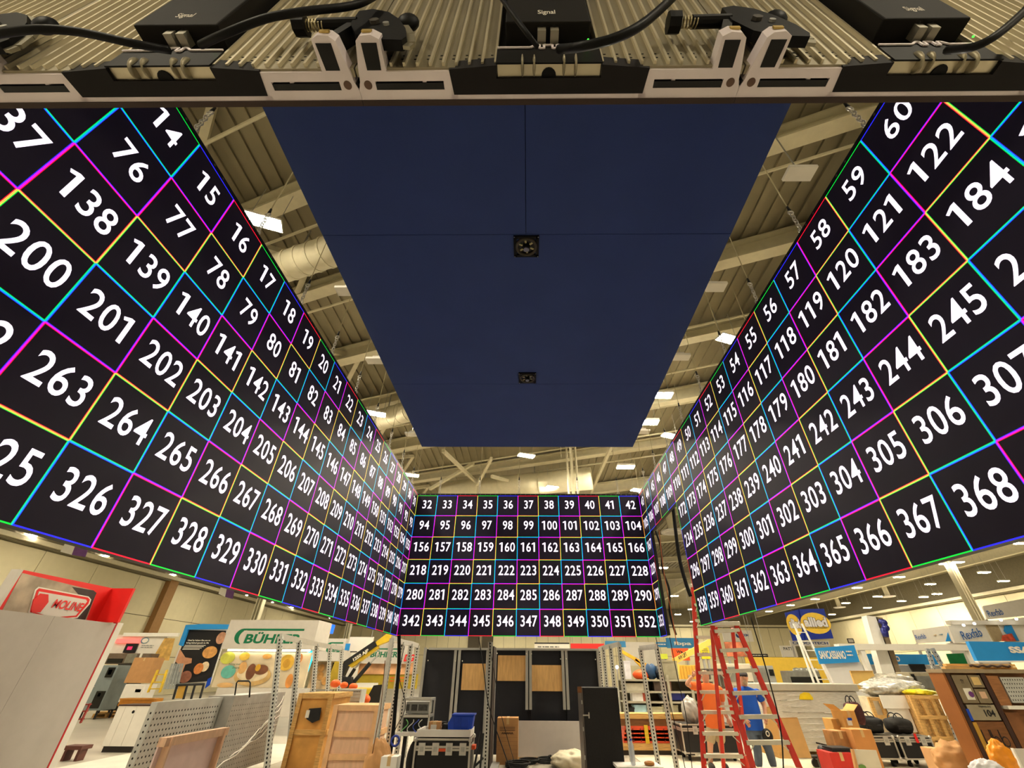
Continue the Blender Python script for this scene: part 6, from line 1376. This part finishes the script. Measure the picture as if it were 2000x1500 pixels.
crumple('white plastic bag at the bottom right edge', (V(1928, 1500, Y=8.5).x, 8.5, V(1928, 1506, Y=8.5).z), (.2, .12, .12), mat('white_bag', (214, 212, 214), .4, var=.08), 'plastic_bag', 'bag', 45)
t = thing('side_table', 'small pale table holding bags before the brown cabinet', 'table', (V(1945, 1500, Y=8.6).x, 8.6, 0)); c = V(1945, 1513, Y=8.6)
MB().bb(c.x-.4, c.x+.4, 8.35, 8.9, c.z-.05, c.z-.01).build('table_top', greyw, t)
for s in (-.35, .35): MB().cyl((c.x+s, 8.5, 0), (c.x+s, 8.5, c.z-.05), .02, n=8).build('table_leg', steel, t)
t = thing('white_board', 'pale board leaning at the far right bottom edge', 'board', (V(1990, 1480, Y=8.9).x, 8.9, 0)); ppoly(t, 'board_sheet', greyw, [(1975, 1462), (2030, 1462), (2060, 1520), (2003, 1520)], Y=8.9, off=.03); ppoly(t, 'board_edge', white, [(1973, 1461), (1976, 1461), (2005, 1520), (2001, 1520)], Y=8.88, off=.04)
# floor covering on the right
tag(MB().bb(2.6, 8.6, 8.0, 14.6, 0, .012).build('floor_sheet', mat('cream_floor_film', (216, 206, 182), .5, var=.06, scale=1.5)), 'cream floor covering under the ladders and people', 'floor sheet')
# hanging cables
def hang(label, pts, r=.012, m=rubber): cable(label, [V(a, b, Y=y) for a, b, y in pts], r, m, 'hanging_cable', 'cable')
hang('thick black cable swinging in the opening of the right LED wall', [(1314, 985, 8.3), (1320, 1040, 8.3), (1328, 1095, 8.3), (1340, 1140, 8.3), (1349, 1165, 8.3)], .035)
hang('black cable hanging from the right LED wall past both ladders', [(1466, 1205, 8.0), (1500, 1320, 8.0), (1524, 1420, 8.0), (1531, 1520, 8.0)], .010)
hang('thin black cable left of the person in orange, nearer the shelf', [(1281, 1245, 10.4), (1303, 1350, 10.4), (1322, 1430, 10.4), (1345, 1530, 10.4)], .007)
hang('thin black cable hanging beside the raised hand', [(1308, 1245, 10.3), (1325, 1330, 10.3), (1340, 1400, 10.3), (1354, 1520, 10.3)], .008)
hang('orange cord hanging in the opening of the right LED wall', [(1287, 1035, 9.3), (1297, 1120, 9.3), (1312, 1200, 9.3), (1322, 1260, 9.3)], .008, mat('orange_cord', (196, 110, 60), .6))
hang('black cable crossing down in front of the black booth wall', [(935, 1245, 10.0), (945, 1310, 10.0), (955, 1380, 10.0), (985, 1470, 10.0), (1000, 1510, 10.0)], .009)
hang('thin cable drooping from the booth wall towards the brown box', [(955, 1253, 10.6), (966, 1320, 10.6), (980, 1400, 10.6), (1005, 1490, 10.6)], .006)
hang('loose brown cable hanging beside the pink crate', [(752, 1290, 9.4), (744, 1380, 9.4), (735, 1430, 9.4), (722, 1500, 9.4)], .007, mat('brown_cord', (110, 70, 36), .6))
hang('tangled dark cable hanging along the left slotted frame', [(790, 1262, 9.6), (780, 1320, 9.6), (792, 1380, 9.6), (770, 1430, 9.6), (758, 1490, 9.6)], .007)
# cable loops on the back of the panels beside the opening
cable('black cable loops along the edge of the LED wall opening', [Vector((2.86, 9.45, ZB+2.0)), Vector((2.9, 9.4, ZB+1.6)), Vector((2.86, 9.42, ZB+1.2)), Vector((2.92, 9.4, ZB+.8)), Vector((2.86, 9.42, ZB+.4)), Vector((2.9, 9.4, ZB))], .022, rubber, 'hanging_cable')
# wall notices under the roof: purple and white hall markers, ceiling discs
for px, py, Y, lb in ((150, 1070, 24, 'larger white and purple hall marker high above the red tower'), (445, 1152, 40, 'smaller white and purple hall marker above the bakery stand')):
    t = stand('hall_marker', lb, 'marker', px, py, Y); w_ = 14 if px < 200 else 8
    ppoly(t, 'white_half', white, [(px-w_*2.2, py+8), (px-w_*1.3, py-14), (px, py-8), (px-w_*.6, py+14)], Y=Y, off=.05); ppoly(t, 'purple_half', mat('marker_purple', (110, 70, 130), .6), [(px-w_*.6, py+14), (px, py-8), (px+w_*1.8, py-4), (px+w_*1.2, py+18)], Y=Y, off=.05)
    c = V(px, py-8, Y=Y); MB().cyl(c, (c.x, Y, ZR-.1), .015, n=5).build('hanging_wire', steel, t)
for px, py, z, lb in ((1314, 1040, 8.9, 'large pale ceiling disc seen in the LED wall opening'), (1735, 1166, 8.9, 'pale ceiling disc among lamps below the right LED wall'), (1640, 1187, 8.9, 'small pale ceiling disc right of the allied banner')):
    c = V(px, py, Z=z); t = thing('ceiling_diffuser', lb, 'diffuser', c); MB().cyl(c, c+Vector((0, 0, .08)), .7, n=28).build('diffuser_plate', greyw, t); MB().torus(c, (1, 0, 0), (0, 1, 0), .5, .03, 28, 6).build('diffuser_ring', white, t, True); MB().cyl(c+Vector((0, 0, .08)), (c.x, c.y, ZR-.1), .25, n=14).build('diffuser_neck', beamc, t, True)
for px, py, sx, lb in ((683, 568, .5, 'white flat baffle beside LED panel 80 at the canopy edge'), (735, 704, .45, 'white flat baffle above LED panel 21 at the canopy edge'), (1393, 560, .45, 'nearer white flat baffle in the right roof gap'), (1330, 697, .4, 'farther white flat baffle in the right roof gap'), (1562, 338, .4, 'white box fixed under the right roof beam'), (805, 848, .4, 'small white baffle at the far left canopy corner'), (1257, 843, .35, 'small white baffle at the far right canopy corner')):
    c = V(px, py, Z=7.6); t = thing('ceiling_baffle', lb, 'baffle', c); MB().box(c, (sx, .22, .05)).build('baffle_plate', white, t)
    MB().box(c+Vector((0, 0, .06)), (sx*.4, .1, .08)).build('baffle_clamp', greyw, t); MB().cyl(c+Vector((0, 0, .1)), (c.x, c.y, ZR-.1), .01, n=5).build('baffle_wire', steel, t)
